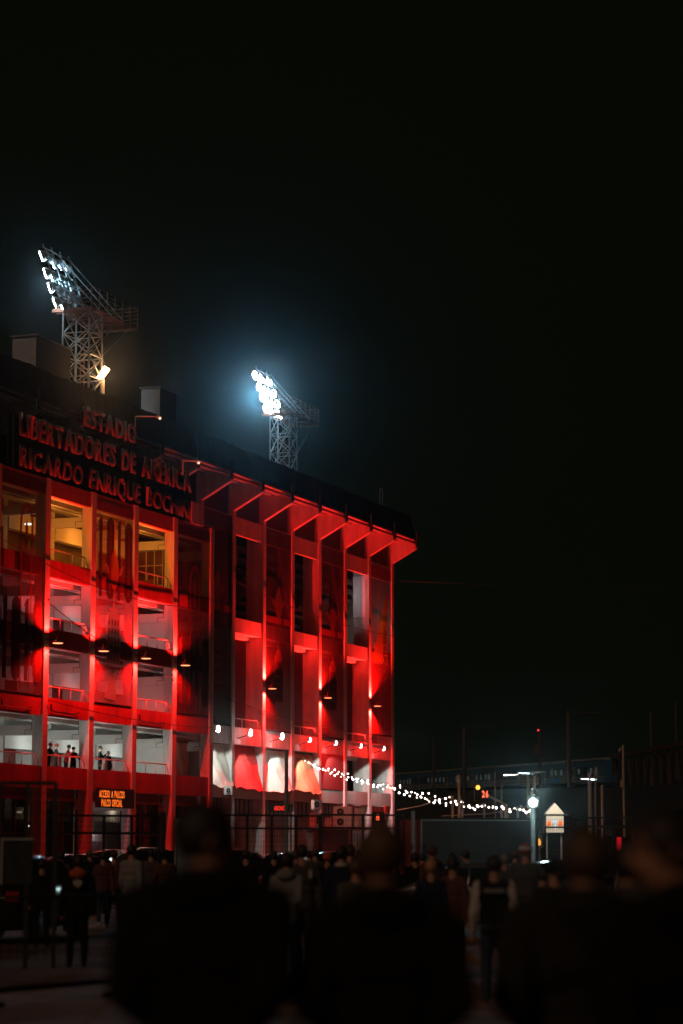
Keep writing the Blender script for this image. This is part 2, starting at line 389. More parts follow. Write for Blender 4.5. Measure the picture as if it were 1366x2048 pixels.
# ground floor of the main block
for i in range(8):
    a, b = RP[i] + .45, RP[i + 1]
    SP('ground_wall', MB().box(a, b, QR + .5, QR + .7, 0, 3.9), mat('grey_render', (.2, .2, .19), .9))
    w = SP('window', MB().box(a + .1, b - .1, QR + .62, QR + .66, 3.95, 4.86), mat('curtained_window', (.20, .25, .25), .5, 0, .5, 4, streak=True))
    for k in range(1, 6):
        x = a + .1 + (b - a - .2) * k / 6; MB().box(x - .03, x + .03, QR + .58, QR + .62, 3.95, 4.86).build('mullion', DARK, w, off=OFF)
SP('infill_panel', MB().box(RP[5] + .45, RP[6], QR + .1, QR + .2, 5.82, 8.18), mat('red_infill', (.35, .03, .03), .7, 0, .2))

# ------------------------------------------------------------------ corridor lamps (ceiling lamps, and unseen lights added for the last bays)
ORANGE = (1, .30, .03); COOL = (.86, .96, .92); NEUT = (.95, .95, 1)
for i in range(5):
    for j in range(4):
        s = LP[i] + (2.5 if i < 4 else 1.2); z0_ = LBANDS[j + 1][0]; q = 55.2
        col = (COOL, NEUT, NEUT, ORANGE)[j]; pw = (52, 13, 17, 95)[j]
        if i in (0,): pw *= (.25, .05, .05, .06)[j]
        if i == 4: pw *= (.35, .1, .1, .1)[j]
        SP('ceiling_lamp', MB().box(s - .5, s + .5, 55.14, 55.24, z0_ + .18, z0_ + .25), emit('corridor_tube_%d' % j, col, 2))
        lamp('POINT', st, (s - S0, 55.0 - Q0, z0_ - 1.5), pw * 1.3, col, rad=.35)
for sx, sq in ((LP[1] + .62, 55.3), (LP[0] + 1.0, 55.3)):
    SP('ceiling_lamp', MB().ball((sx, sq, 17.55), .16, sc3=(1.3, 1.3, .35)), emit('bright_downlight', (1, .9, .75), 5))
for i in (1, 3):
    lamp('POINT', st, (LP[i] + 2.5 - S0, 56 - Q0, 3.9), 7, (1, .8, .6), rad=.2)
lamp('POINT', st, (LP[2] + 3.2 - S0, 54.95 - Q0, 2.9), 9, (.9, .95, 1), rad=.1)
for sx, zz in ((LP[1] + .8, 3.55), (LP[1] + 2.6, 3.6), (LP[1] + 1.9, 2.9)):
    SP('lobby_lamp', MB().ball((sx, 55.6, zz), .12, sc3=(1.6, 1, .4)), emit('lobby_lamp', (1, .93, .85), 3))
lamp('POINT', st, (164.3 - S0, 58.9 - Q0, 18.0), 22, (1, .9, .75), rad=.2); lamp('SPOT', st, (159.4 - S0, 59.3 - Q0, 19.7), 34, (.95, .95, 1), (1, -.05, .0), 110, .3, .1)  # unseen lights added to tint the wedge banner and brighten the column cladding
# tube on the lowest balcony of the first bay
SP('ceiling_lamp', MB().box(LP[0] + 1.0, LP[0] + 3.2, 55.5, 55.62, 7.75, 7.83), emit('bay_tube', (.85, 1, .95), 1.6))

# ================================================================== RED WALL LAMPS
RED = (1, .013, .0095)
def red_lamp(s, q, z, label, power, reach, half=68):
    t = empty('wall_lamp', W(s, q, z), ROT, label, 'lamp', 'red up and down lamps on the piers')
    MB().tube((0, reach, .12), (0, 0, .12), .03).build('arm', IRON, t)
    MB().lathe([(.05, .30), (.07, .22), (.07, .10), (.16, .06), (.29, -.02), (.30, -.05)], 16).build('shade', mat('lamp_shade', (.12, .03, .03), .5), t, True)
    MB().lathe([(.26, -.055), (.24, -.075)], 16).build('diffuser', emit('red_lamp_face', (1, .30, .12), 2.6), t)
    up = lamp('SPOT', t, (0, -.02, .32), power, RED, (0, .10, 1), 2 * half, .5, .04)
    dn = lamp('SPOT', t, (0, -.02, -.09), power, RED, (0, .10, -1), 2 * half, .5, .04)
    return t
PW = 2600
names = ['first red lamp from the left, on the pier beside the dark banner', 'second red lamp from the left, beside the tower banner', 'third red lamp from the left, above the white walled balcony', 'fourth red lamp from the left, beside the arch banner']
for k in range(4): red_lamp(LP[k + 1] + .25, 53.38, 11.68, names[k], PW * .8, .62, 73)
names = ['red lamp on the main block nearest the white drapes', 'red lamp on the main block above the orange drape', 'rightmost red lamp, under the wedge banner']
for k, i in enumerate((3, 5, 7)): red_lamp(RP[i] + .22, 57.45, 11.92, names[k], PW * 2.6, .55, 68)

# ================================================================== WHITE FLOOD LAMPS OVER THE DRAPES
LEDW = (.92, 1, .96)
fn = ['over the first white drape', 'over the red drape', 'over the second white drape', 'over the orange drape', 'over the dark red panel', 'over the open bay beside the dark red panel', 'on the last bay, at the corner of the stand']
for k, s in enumerate((132.8, 137.84, 143.06, 147.98, 152.83, 157.75, 162.53)):
    t = empty('flood_lamp', W(s, 57.3, 8.82), ROT, 'small white LED flood lamp ' + fn[k], 'lamp', 'white flood lamps along the main block')
    big = k < 3
    MB().tube((0, .82, -.25), (0, .1, -.05), .025).build('arm', IRON, t)
    MB().box(-.2, .2, -.05, .05, -.04, .2).build('housing', BLACKP, t)
    MB().lathe([((.21 if big else .14) * f_, y_) for f_, y_ in ((1, -.052), (.97, -.075), (.6, -.11), (.1, -.125))], 14, (0, 0, .08), 'y').build('front_lens', emit('led_face_big' if big else 'led_face', LEDW, 45 if big else 12), t)
    MB().box(-.14, .14, -.05, .05, -.06, -.042).build('lower_lens', emit('led_face_big' if big else 'led_face', LEDW, 30), t)
    lamp('SPOT', t, (0, -.02, -.10), (850, 800, 850, 850, 500, 600, 650)[k], LEDW, (.62, -.28, -1), 104, .15, .05)
    lamp('SPOT', t, (-.05, -.16, .06), (150, 120, 150, 30, 30, 30, 30)[k], (.75, 1, .95), (-.9, -.43, -.06), 40, .6, .1)
    lamp('SPOT', t, (0, .1, -.08), (16, 7, 16, 9, 9, 8, 9)[k], LEDW, (0, .9, -.55), 62, .4, .03)

# ================================================================== BANNERS
BAN = mesh_cloth('banner_mesh', (.30, .035, .03), .28, .22)
BAN2 = mesh_cloth('banner_mesh_dark', (.075, .028, .02), .26, .15)
PRD = mesh_cloth('print_dark', (.13, .028, .022), .22, .2)
PRL = mesh_cloth('print_pale', (.70, .52, .44), .12, .6)
PRM = mesh_cloth('print_mid', (.26, .08, .055), .18, .3)
PRO = mesh_cloth('print_ochre', (.80, .40, .04), .05, .6)
def flat(poly, m, parent, name, y=-.012):
    n = len(poly); return MB().add([(x, y, z) for x, z in poly] + [(x, y - .002, z) for x, z in poly], [tuple(range(n)), tuple(range(2 * n - 1, n - 1, -1))] + [(i, n + i, n + (i + 1) % n, (i + 1) % n) for i in range(n)]).build(name, m, parent)
def rrect(x0, x1, z0, z1, n=8):
    r = (x1 - x0) / 2; cx = (x0 + x1) / 2; p = []
    for k in range(n + 1): a = math.pi * k / n; p.append((cx + r * math.cos(a), z1 - r + r * math.sin(a)))
    for k in range(n + 1): a = math.pi + math.pi * k / n; p.append((cx + r * math.cos(a), z0 + r + r * math.sin(a)))
    return p
def digits(t, w, z0, z1, m, mb):
    """the tall figures 1010 as on the mesh banners"""
    u = w / 4.3
    for k in range(4):
        x = .12 * u + k * u * 1.04
        if k % 2 == 0: flat([(x + .28 * u, z0), (x + .62 * u, z0), (x + .62 * u, z1), (x + .42 * u, z1), (x + .15 * u, z1 - .35), (x + .28 * u, z1 - .35)], m, t, 'printed_digit')
        else: flat(rrect(x + .05 * u, x + .92 * u, z0 - .05, z1 + .05), m, t, 'printed_digit'); flat(rrect(x + .36 * u, x + .60 * u, z0 + .3, z1 - .3), mb, t, 'digit_counter', -.016)
def tower_print(t, cx, z0, z1, w, m, dark):
    """stepped skyscraper with lit windows"""
    h = z1 - z0
    P = [(cx - w / 2, z0), (cx + w / 2, z0), (cx + w / 2, z0 + .55 * h), (cx + .40 * w, z0 + .57 * h), (cx + .40 * w, z0 + .80 * h), (cx + .27 * w, z0 + .81 * h), (cx + .27 * w, z0 + .88 * h), (cx + .10 * w, z0 + .9 * h), (cx + .02 * w, z1), (cx - .02 * w, z1), (cx - .10 * w, z0 + .9 * h), (cx - .27 * w, z0 + .88 * h), (cx - .27 * w, z0 + .81 * h), (cx - .40 * w, z0 + .80 * h), (cx - .40 * w, z0 + .57 * h), (cx - w / 2, z0 + .55 * h)]
    o = flat(P, m, t, 'printed_tower', -.014)
    for k in range(5):
        for c in (-.3, -.1, .1, .3):
            z = z0 + h * (.05 + .14 * k)
            if abs(c) > .25 and k > 4: continue
            flat([(cx + (c - .045) * w, z), (cx + (c + .045) * w, z), (cx + (c + .045) * w, z + .085 * h), (cx + (c - .045) * w, z + .085 * h)], dark, o, 'printed_window', -.018)
def bulb_print(t, cx, z0, z1, w, m):
    h = z1 - z0; P = []
    for k in range(9): a = k / 8; P.append((cx + w / 2 * math.sin(math.pi * a) ** .8 * (1.15 - .5 * a), z0 + h * a * .62))
    P += [(cx + .05 * w, z0 + .8 * h), (cx + .02 * w, z1), (cx - .02 * w, z1), (cx - .05 * w, z0 + .8 * h)]
    for k in range(8, 0, -1): a = k / 8; P.append((cx - w / 2 * math.sin(math.pi * a) ** .8 * (1.15 - .5 * a), z0 + h * a * .62))
    flat(P, m, t, 'printed_finial', -.014)
    for sgn in (-1, 1): flat([(cx + sgn * .45 * w, z0 + .22 * h), (cx + sgn * .72 * w, z0 + .27 * h), (cx + sgn * .85 * w, z0 + .36 * h), (cx + sgn * .72 * w, z0 + .37 * h), (cx + sgn * .55 * w, z0 + .33 * h)][::sgn], m, t, 'printed_wing', -.014)
def arch_print(t, cx, z0, z1, w, m):
    n = 14; r = w / 2; zt = z1 - r * 1.6; outer = []; inner = []
    for k in range(n + 1):
        a = math.pi * k / n; outer.append((cx + r * math.cos(a), zt + r * 1.6 * math.sin(a))); inner.append((cx + r * .72 * math.cos(a), zt + r * 1.25 * math.sin(a)))
    outer = [(cx + r, z1 - 2.2)] + outer + [(cx - r, z1 - 2.2)]; inner = [(cx + r * .72, z1 - 2.2)] + inner + [(cx - r * .72, z1 - 2.2)]
    for k in range(len(outer) - 1): flat([outer[k], outer[k + 1], inner[k + 1], inner[k]][::-1], m, t, 'printed_arch', -.014)
    flat([(cx - .09, z1 - 2.3), (cx + .09, z1 - 2.3), (cx + .14, z1 - 1.2), (cx, z1 - .7), (cx - .14, z1 - 1.2)], m, t, 'printed_figure', -.014)
    for sgn in (-1, 1):
        flat([(cx + sgn * r * .8 - .14, z1 - 2.75), (cx + sgn * r * .8 + .14, z1 - 2.75), (cx + sgn * r * .8 + .14, z1 - 2.2), (cx + sgn * r * .8 - .14, z1 - 2.2)], m, t, 'printed_capital', -.016)
        flat([(cx + sgn * r * .7 - .07, z0), (cx + sgn * r * .7 + .07, z0), (cx + sgn * r * .75 + .07, z1 - 2.7), (cx + sgn * r * .75 - .07, z1 - 2.7)], m, t, 'printed_shaft', -.016)
def banner(s0, s1, q, z0, z1, label, m):
    t = empty('banner', W(s0, q, 0), ROT, label, 'banner', 'tall printed banners between the piers'); w = s1 - s0
    MB().grid(lambda u, v: (w * u, .03 * math.sin(u * 7) * math.sin(v * math.pi) + .012, z0 + (z1 - z0) * v), 8, 10).build('mesh_sheet', m, t, True)
    MB().tube((0, .05, z0), (w, .05, z0), .06).build('lower_rod', IRON, t); MB().tube((0, .05, z1), (w, .05, z1), .035).build('upper_rod', DKRED, t)
    return t, w
t, w = banner(LP[0] + .52, LP[1] - .02, QL + .06, 9.1, 19.4, 'dark mesh banner with an arch at the left edge of the picture', BAN2)
arch_print(t, 2.6, 9.3, 18.2, 1.35, PRM); digits(t, w, 9.7, 13.6, PRD, BAN)
t, w = banner(LP[2] + .52, LP[3] - .02, QL + .06, 9.1, 19.4, 'mesh banner with tall figures, a pale tower and a yellow finial', BAN)
digits(t, w, 14.5, 18.6, PRD, PRM); bulb_print(t, 2.2, 14.9, 18.6, 1.25, PRO); tower_print(t, 2.2, 11.2, 14.4, 1.75, PRL, PRM); flat([(2.16, 14.2), (2.24, 14.2), (2.24, 15.0), (2.16, 15.0)], PRO, t, 'printed_stem')
flat([(1.2, 9.4), (2.6, 9.3), (2.4, 11.0), (1.9, 10.9)], PRL, t, 'printed_shape', -.016)
t, w = banner(LP[4] + .52, LP[5] - .02, QL + .06, 9.1, 19.4, 'dark mesh banner with an arch under the end of the sign', BAN2)
arch_print(t, 2.4, 10.0, 17.4, 1.5, PRM); digits(t, w, 9.6, 13.4, PRD, BAN)
for i, lb in ((1, 'dark mesh banner with a red tower, half hidden behind the projecting portico'), (3, 'dark mesh banner with a red tower between the first and second open bays'), (5, 'dark mesh banner with a red tower over the dark red panel')):
    t, w = banner(RP[i] + .46, RP[i + 1] - .02, QR + .06, 9.3, 22.2, lb, BAN2)
    tower_print(t, 2.25, 11.2, 14.9, 1.6, PRM, PRD); flat([(2.22, 14.6), (2.28, 14.6), (2.28, 16.6), (2.22, 16.6)], PRM, t, 'printed_stem'); bulb_print(t, 2.25, 16.4, 20.2, 1.3, PRM)
    flat([(.1, 16.2), (w - .1, 16.2), (w - .1, 16.6), (.1, 16.6)], mesh_cloth('print_red', (.36, .05, .04), .2), t, 'printed_band')
t, w = banner(RP[7] + .46, RP[8] - .02, QR + .06, 9.95, 22.0, 'red banner with an orange wedge on the last bay', BAN)
flat([(.35, 15.2), (3.6, 15.2), (3.6, 20.6)], PRO, t, 'printed_wedge', -.010)
GOLD = mat('gold_print', (.75, .45, .08), .6)
write('CLUB ATLETICO', t, -1.2, 3.5, 15.95, .62, GOLD, y=-.016, bold=.0, name='printed_letter')
write('INDEPENDIENTE', t, -1.2, 3.7, 15.1, .72, GOLD, y=-.016, bold=.03, name='printed_letter')
for o in list(t.children):
    if o.name.startswith('printed_letter') and o.location.x < .02: bpy.data.objects.remove(o)

# ================================================================== DRAPES
def drape(s0, s1, q, z0, z1, label, m, bulge=.5, seed=0, cut=.0):
    rnd = random.Random(seed); w = s1 - s0; ph = [rnd.uniform(0, 6) for _ in range(6)]
    t = empty('drape', W(s0, q, z0), ROT, label, 'drape', 'cloths hung across the lower bays')
    def fn(u, v):
        f = 1 - v
        y = -bulge * (f ** 1.6) * (.8 + .3 * math.sin(u * math.pi)) + .05 * math.sin(u * 9 + ph[0] + v * 2) * (.3 + f) + .035 * math.sin(u * 23 + ph[1] + v * 5) + .03 * math.sin(u * 6 - v * 11 + ph[2])
        z = (z1 - z0) * v + (.07 * math.sin(u * 5 + ph[3]) + .045 * math.sin(u * 19 + ph[4]) - .08 * math.sin(u * math.pi)) * f ** 3 - .10 * math.sin(u * math.pi) * (v ** 6) * cut
        x = w * u + .10 * (u - .5) * f
        return (x, y, z)
    MB().grid(fn, 44, 30).build('cloth', m, t, True)
    MB().tube((0, .02, z1 - z0 + .02), (w, .02, z1 - z0 + .02), .03).build('rope', IRON, t)
    hem = [fn(k / 30, 0) for k in range(31)]
    MB().path([(x, y - .02, z + .02) for x, y, z in hem], .035, 5).build('hem', m, t, True)
    return t
CW = mat('white_drape', (.68, .64, .56), .9, 0, .12, 2, .3, spec=.1); CRD = mat('red_drape', (.62, .05, .045), .9, 0, .15, 2, .3, spec=.1); CO = mat('orange_drape', (.66, .25, .13), .9, 0, .15, 2, .3, spec=.1)
CCR = mat('cream_curtain', (.62, .55, .42), .9, 0, .1, 3, .2, streak=True, spec=.1)
drape(RP[1] + .5, RP[2] + .1, QR + .5, 5.6, 8.15, 'first white drape beside the projecting portico', CW, .72, 1)
drape(RP[2] + .5, RP[3] + .1, QR + .5, 5.5, 8.15, 'bright red drape between two white drapes', CRD, .72, 2)
drape(RP[3] + .5, RP[4] + .1, QR + .5, 5.5, 8.1, 'second white drape, between the red and the orange ones', CW, .72, 3)
drape(RP[4] + .5, RP[5] + .05, QR + .5, 5.55, 8.05, 'orange drape left of the dark red panel', CO, .72, 4)
t = drape(LP[4] + .55, LP[4] + 4.1, QL + .9, 5.5, 7.6, 'cream pleated curtain on the last balcony of the portico', CCR, .05, 5)

# ================================================================== LETTER SIGN ON THE PORTICO ROOF
SGN = 54.05 / 53.6
sg = empty('stadium_sign', W(100.4 * SGN, 54.05, 19.80), ROT, 'three rows of raised dark red letters on a steel frame above the portico', 'sign')
LET = mat('letter_face', (.15, .11, .10), .55, 0, .3, 2.5, .1)
def row(text, s0, s1, z, h):
    write(text, sg, (s0 - 100.4) * SGN, (s1 - 100.4) * SGN, (z - 1.7) * SGN + 1.7 - 19.80, h, LET, y=0, depth=.08, bold=.030, ws=.62, gap=.10)
row('ESTADIO', 107.2, 113.3, 22.82, 1.0)
row('LIBERTADORES DE AM\u00c9RICA', 100.45, 120.4, 21.25, 1.1)
row('RICARDO ENRIQUE BOCHINI', 100.5, 120.42, 19.78, 1.0)
for z in (19.95, 20.6, 21.45, 22.15): MB().box(-.2, 20.2, .24, .30, z - 19.68, z - 19.62).build('rail', IRON, sg)
for z in (23.0, 23.6): MB().box(6.6, 13.1, .24, .30, z - 19.68, z - 19.62).build('rail', IRON, sg)
for k in range(9): MB().box(k * 2.5, k * 2.5 + .08, .31, .39, 0, 2.75 if not 2 < k < 6 else 4.2).build('upright', IRON, sg)
for k in range(0, 9, 2): MB().tube((k * 2.5 + .04, .4, 2.4), (k * 2.5 + .04, 2.6, 0), .035).build('stay', IRON, sg)
MB().box(-.3, 20.3, .45, .5, .0, 2.7).build('backing_sheet', mat('sign_backing', (.012, .010, .008), .9), sg)
bx_ = MB().box(0, 1.35, 0, .5, 0, 1.2).build('roof_cabinet', WHITE); bx_.location = W(121.4, 54.0, 19.69); bx_.rotation_euler = (0, 0, ROT); tag(bx_, 'small pale cabinet on the portico roof at the end of the sign', 'cabinet')
for x, y, x2, y2, lb in ((271, 862, 318, 833, 'thin swan neck lamp arm above the top row of letters'), (366, 935, 396, 922, 'thin swan neck lamp arm above the end of the letters')):
    b = at(x, y, 127); tp = at(x, y2, 127); e = at(x2, y2, 124.5)
    t = empty('lamp_arm', b, 0, lb, 'lamp', 'lamp arms over the sign')
    MB().tube((0, 0, -.4), tp - b, .035).tube(tp - b, e - b, .03).build('arm', mat('arm_paint', (.5, .38, .3), .6), t)
    dd = (e - tp).normalized(); MB().tube(e - b - dd * .25, e - b + dd * .1 + Vector((0, 0, -.06)), .08, 8, .10).build('head', mat('arm_paint', (.5, .38, .3), .6), t)
    MB().ball(e - b + dd * .12 + Vector((0, 0, -.1)), .07).build('bulb', emit('sign_lamp', (1, .6, .45), 1.5), t)
    lamp('SPOT', t, e - b + Vector((.0, -.1, -.15)), 26, (1, .62, .42), (-1, -.25, -.9), 120, .5, .05)  # warm spot added to brighten the letter edges

# ================================================================== FLOODLIGHT TOWERS AND ROOF CABINS
def tower(base, k, label, yaw, H, lr=.31, all_lit=True):
    """lattice mast, platform with guard rails and a leaning rack of lamps; local x along the facade, y inwards over the pitch"""
    t = empty('floodlight_tower', base, ROT, label, 'floodlight tower', 'floodlight towers on the stand roof')
    w = .78 * k; V = Vector
    c = [V((sx * w, sy * w, 0)) for sx, sy in ((-1, -1), (1, -1), (1, 1), (-1, 1))]
    for p in c: MB().tube(p, p + V((0, 0, H)), .055 * k, 6).build('leg', GALV, t)
    nb = 5
    for f in range(4):
        a, b = c[f], c[(f + 1) % 4]; br = MB()
        for i in range(nb):
            z0, z1 = H * i / nb, H * (i + 1) / nb
            br.tube(a + V((0, 0, z1)), b + V((0, 0, z1)), .03 * k, 5)
            br.tube(a + V((0, 0, z0)), b + V((0, 0, z1)), .028 * k, 5); br.tube(b + V((0, 0, z0)), a + V((0, 0, z1)), .028 * k, 5)
        br.build('bracing', GALV, t)
    ld = MB()
    for sx in (-.2, .2): ld.tube((sx * k, 0, 0), (sx * k, 0, H), .025 * k)
    for i in range(16): ld.tube((-.2 * k, 0, H * i / 16), (.2 * k, 0, H * i / 16), .018 * k)
    ld.build('ladder', RUST, t)
    px0, px1, py0, py1 = -1.3 * k, 4.4 * k, -1.15 * k, 1.2 * k
    for i in range(12):
        y = py0 + (py1 - py0) * (i + .5) / 12; MB().box(px0, px1, y - .06 * k, y + .06 * k, H, H + .05 * k).build('plank', RUST, t)
    pl = MB()
    for x in (px0 + .06, -w, w, px1 * .6, px1 - .06): pl.box(x - .05 * k, x + .05 * k, py0, py1, H - .14 * k, H - .002)
    pl.build('platform_beam', RUST, t)
    rl = MB()
    for y in (py0, py1):
        for h in (.28, .5, .72, .94, 1.15): rl.tube((px0 + (0 if y < 0 else 1.5 * k), y, H + h * k), (px1, y, H + h * k), .018 * k, 5)
        for i in range(7):
            x = px0 + (px1 - px0) * i / 6
            if y < 0 or i > 1: rl.tube((x, y, H), (x, y, H + 1.16 * k), .028 * k, 5)
    for x in (px0, px1):
        for h in (.28, .5, .72, .94, 1.15): rl.tube((x, py0, H + h * k), (x, py1 - (.6 * k if x < 0 else 0), H + h * k), .018 * k, 5)
    rl.build('guard_rail', RUST, t)
    for y in (-1, 0, 1): MB().tube((w, y * w, H * .62), (px1 - (.3 + .5 * (y + 1)) * k, y * w, H - .1), .03 * k, 5).build('brace', GALV, t)
    r0 = V((-.5 * k, .3 * k, H + .05 * k)); r1 = V((-.5 * k, 1.45 * k, H + 3.5 * k)); up = r1 - r0; xd = V((1, 0, 0))
    nrm = V((-math.sin(yaw), math.cos(yaw), -.34)).normalized(); fr = MB()
    for x in (-1.5, -.5, .5, 1.5): fr.tube(r0 + xd * x * k, r1 + xd * x * k, .04 * k, 5)
    for v in (.18, .43, .68, .93): fr.tube(r0 + up * v - xd * 1.7 * k, r0 + up * v + xd * 1.7 * k, .038 * k, 5)
    for x in (-1.5, 0, 1.5): fr.tube(r0 + up * .93 + xd * x * k, V((x * k + 1.6 * k, py0 + .1, H)), .032 * k, 5)
    for x in (-1.5, 1.5): fr.tube(r0 + up * .5 + xd * x * k, V((x * k + .8 * k, py0 + .6 * k, H)), .028 * k, 5)
    fr.build('rack', GALV, t)
    for v in (.08, .31, .55, .82):
        for col_ in range(5):
            cpos = r0 + up * (v + random.uniform(-.012, .012)) + xd * (col_ - 2 + random.uniform(-.06, .06)) * .72 * k + nrm * random.uniform(.16, .24) * k
            hd = MB().tube(cpos - nrm * .24 * k, cpos, .14 * k, 10, .30 * k).tube(cpos, cpos + nrm * .1 * k, .30 * k, 10, .33 * k)
            o = hd.build('lamp_head', GALV, t)
            MB().tube(cpos + nrm * .101 * k, cpos + nrm * .15 * k, lr * k, 10, lr * .87 * k).build('lens', emit('flood_lens', (.80, .95, 1), 60) if all_lit or v > .7 or col_ < 2 else mat('greyed_flood_lens', (.3, .33, .35), .2), o)  # grey lenses without glow stand in for heads facing away
    return t, r0 + up * .5 + nrm * .8 * k, nrm, H
FB = (.20, .64, .95)
b1 = W(116.4, 58.4, 24.72)
t1, cen, nrm, H1 = tower(b1, 1.02, 'nearer floodlight tower on the left, its lamp rack seen from the side', math.radians(21), 6.1, .30, False)
lamp('POINT', t1, cen, 800, (.45, .8, 1), rad=.5); lamp('SPOT', t1, cen, 700, FB, (-.93, -.38, -.2), 60, .5, .5)
b2 = W(153.0, 61.2, 24.72)
t2, cen2, nrm2, H2 = tower(b2, .92, 'farther floodlight tower with glaring white lamps and a blue halo', math.radians(52), 6.8, .34)
lamp('SPOT', t2, cen2, 13000, FB, (-.93, -.36, -.2), 64, .5, .6); lamp('POINT', t2, cen2, 2200, (.6, .85, 1), rad=.6)
# dishes on the far mast
for dx, dz, r in ((-.55, .9, .42), (.75, 2.3, .45), (1.25, 2.0, .4)):
    MB().lathe([(.06, .0), (r * .7, .12), (r, .28), (r * .97, .28), (r * .6, .14)], 14, axis='y', cap=False).build('dish', GALV, t2, True).location = (dx * .9, -1.1, dz)
# warm work lamp on a short post
wl = at(206, 782, 130.0); t = empty('work_lamp', (wl.x, wl.y, 26.0), 0, 'glowing warm work lamp on a short post at the foot of the near tower', 'lamp')
MB().tube((0, 0, -1.3), (0, 0, 1.25), .09, 8).build('post', mat('cream_post', (.55, .45, .35), .6), t)
lh = MB(); lh.prism([(-.36, 1.3), (-.06, 1.22), (.36, 1.8), (.08, 1.98)], 'y', -.2, .1); lh.build('lens', emit('warm_lens', (1, .55, .24), 7), t)
MB().prism([(-.30, 1.24), (-.34, 1.35), (.02, 1.90), (.06, 1.86)], 'y', .0, .2).build('housing', IRON, t)
lamp('POINT', t, (.1, -.45, 1.55), 120, (1, .5, .2), rad=.25); lamp('SPOT', t, (0, -.5, 1.6), 900, (1, .55, .28), (.11, -1, -.2), 50, .5, .1)
CORG = mat('corrugated_sheet', (.55, .6, .62), .5, .1, .15, 2)
def cabin(s, q0, q1, length, h, label):
    """roof cabin of corrugated sheet; its end sheet looks back along the facade"""
    t = empty('roof_cabin', W(s, q0, 24.73), ROT, label, 'cabin', 'corrugated cabins on the stand roof'); n = 22; dq = q1 - q0
    pts = [(-.03 * (i % 2), dq * i / (2 * n)) for i in range(2 * n + 1)]
    MB().add([(x, y, 0) for x, y in pts] + [(x, y, h) for x, y in pts], [(i, i + 1, len(pts) + i + 1, len(pts) + i) for i in range(len(pts) - 1)]).build('end_sheet', CORG, t)
    MB().box(.01, length, .0, dq, 0, h).build('body', mat('shaded_cabin', (.03, .026, .024), .9), t)  # shaded sides painted near black; only the lit end sheet is pale
    MB().box(-.15, length + .1, -.08, dq + .08, h + .003, h + .07).build('roof', mat('cabin_roof', (.25, .26, .27), .6), t)
    return t
cabin(126.1, 58.2, 59.4, 2.3, 3.7, 'small corrugated roof cabin with a bluish lit end, right of the top row of letters')
cabin(111.2, 58.5, 59.9, 4.0, 3.8, 'larger dark corrugated roof cabin at the left edge')

# ================================================================== LED BOARDS
PIX = emit('led_orange', (1, .16, .015), 1.5)
lb = empty('led_board', W(109.75, 53.85, 3.85), ROT, 'black LED board with orange words ACCESO A PALCOS PALCO OFICIAL', 'sign')
MB().box(0, 4.3, 0, .14, 0, .98).build('case', BLACKP, lb)
write('ACCESO A PALCOS', lb, .18, 3.1, .52, .36, PIX, y=-.01, bold=.02, gap=.12)
write('PALCO OFICIAL', lb, .45, 2.85, .08, .36, PIX, y=-.01, bold=.02, gap=.12)
p = at(548, 1622, 149); l2 = empty('led_board', p, math.radians(12), 'small black board with red LED letters on the ground floor of the main block', 'sign')
MB().box(-.35, 1.2, 0, .12, -.05, .42).build('case', BLACKP, l2)
write('ABONO S', l2, .0, .85, .04, .28, emit('led_red', (1, .03, .02), 1.4), y=-.01, bold=.02)
p = at(750, 1643, 140); l3 = empty('led_board', p, math.radians(10), 'tiny orange red LED figure 8 at the foot of the last pier', 'sign')
MB().box(-.15, .55, 0, .1, -.1, .55).build('case', BLACKP, l3); write('8', l3, .05, .27, .06, .38, emit('led_digit', (1, .1, .03), 1.8), y=-.01, bold=.03)

# ================================================================== PLANT ROOM WITH AIR CONDITIONERS
pk = at(628, 1690, 140)
kz = empty('plant_kiosk', (pk.x, pk.y, 0), ROT - math.radians(60), 'low flat roofed brick kiosk carrying the air conditioners', 'kiosk')
MB().box(0, 2.25, 0, 2.4, 0, 2.9).build('wall', mat('kiosk_wall', (.12, .11, .12), .8, 0, .3, 3), kz)
MB().box(-.15, 3.6, -.12, 2.5, 2.903, 3.0).build('roof', mat('kiosk_roof', (.25, .2, .16), .8), kz)
MB().box(2.0, 2.1, -.06, .0, 0, 2.9).build('pipe', mat('cream_pipe', (.4, .3, .22), .7), kz)
ACW = mat('ac_casing', (.75, .72, .66), .5, 0, .1, 3)
def ac_unit(x, y, Y, w, h, d, fans, label, rz):
    b = at(x, y, Y); t = empty('air_conditioner', b, rz, label, 'air conditioner', 'outdoor air conditioning units')
    MB().box(0, w, 0, d, .04, h).box(.05, .12, 0, d, 0, .04).box(w - .12, w - .05, 0, d, 0, .04).build('casing', ACW, t)
    for k in range(fans):
        cz = h * (.27 + .48 * k) if fans == 2 else h * .5; r = min(w, h / fans) * .37; cx = w * .36
        f = MB().lathe([(r, -.004), (r, -.03), (r * .93, -.03), (r * .93, -.006)], 20, (cx, 0, cz), 'y', False).build('fan_ring', ACW, t)
        MB().lathe([(r * .92, -.004), (r * .92, -.008)], 20, (cx, 0, cz), 'y').build('fan_well', BLACKP, f)
        for q in range(6):
            a = q * math.pi / 3; MB().add([(cx + r * .15 * math.cos(a), -.014, cz + r * .15 * math.sin(a)), (cx + r * .86 * math.cos(a - .3), -.022, cz + r * .86 * math.sin(a - .3)), (cx + r * .86 * math.cos(a + .35), -.012, cz + r * .86 * math.sin(a + .35))], [(0, 1, 2)]).build('fan_blade', mat('fan_grey', (.1, .1, .1), .5), f)
        MB().lathe([(r * .2, -.02), (r * .2, -.035)], 12, (cx, 0, cz), 'y').build('fan_hub', ACW, f)
    return t
ac_unit(668, 1655, 138, 1.0, 1.18, .5, 2, 'tall white air conditioner with two round fans on the kiosk', math.radians(8))
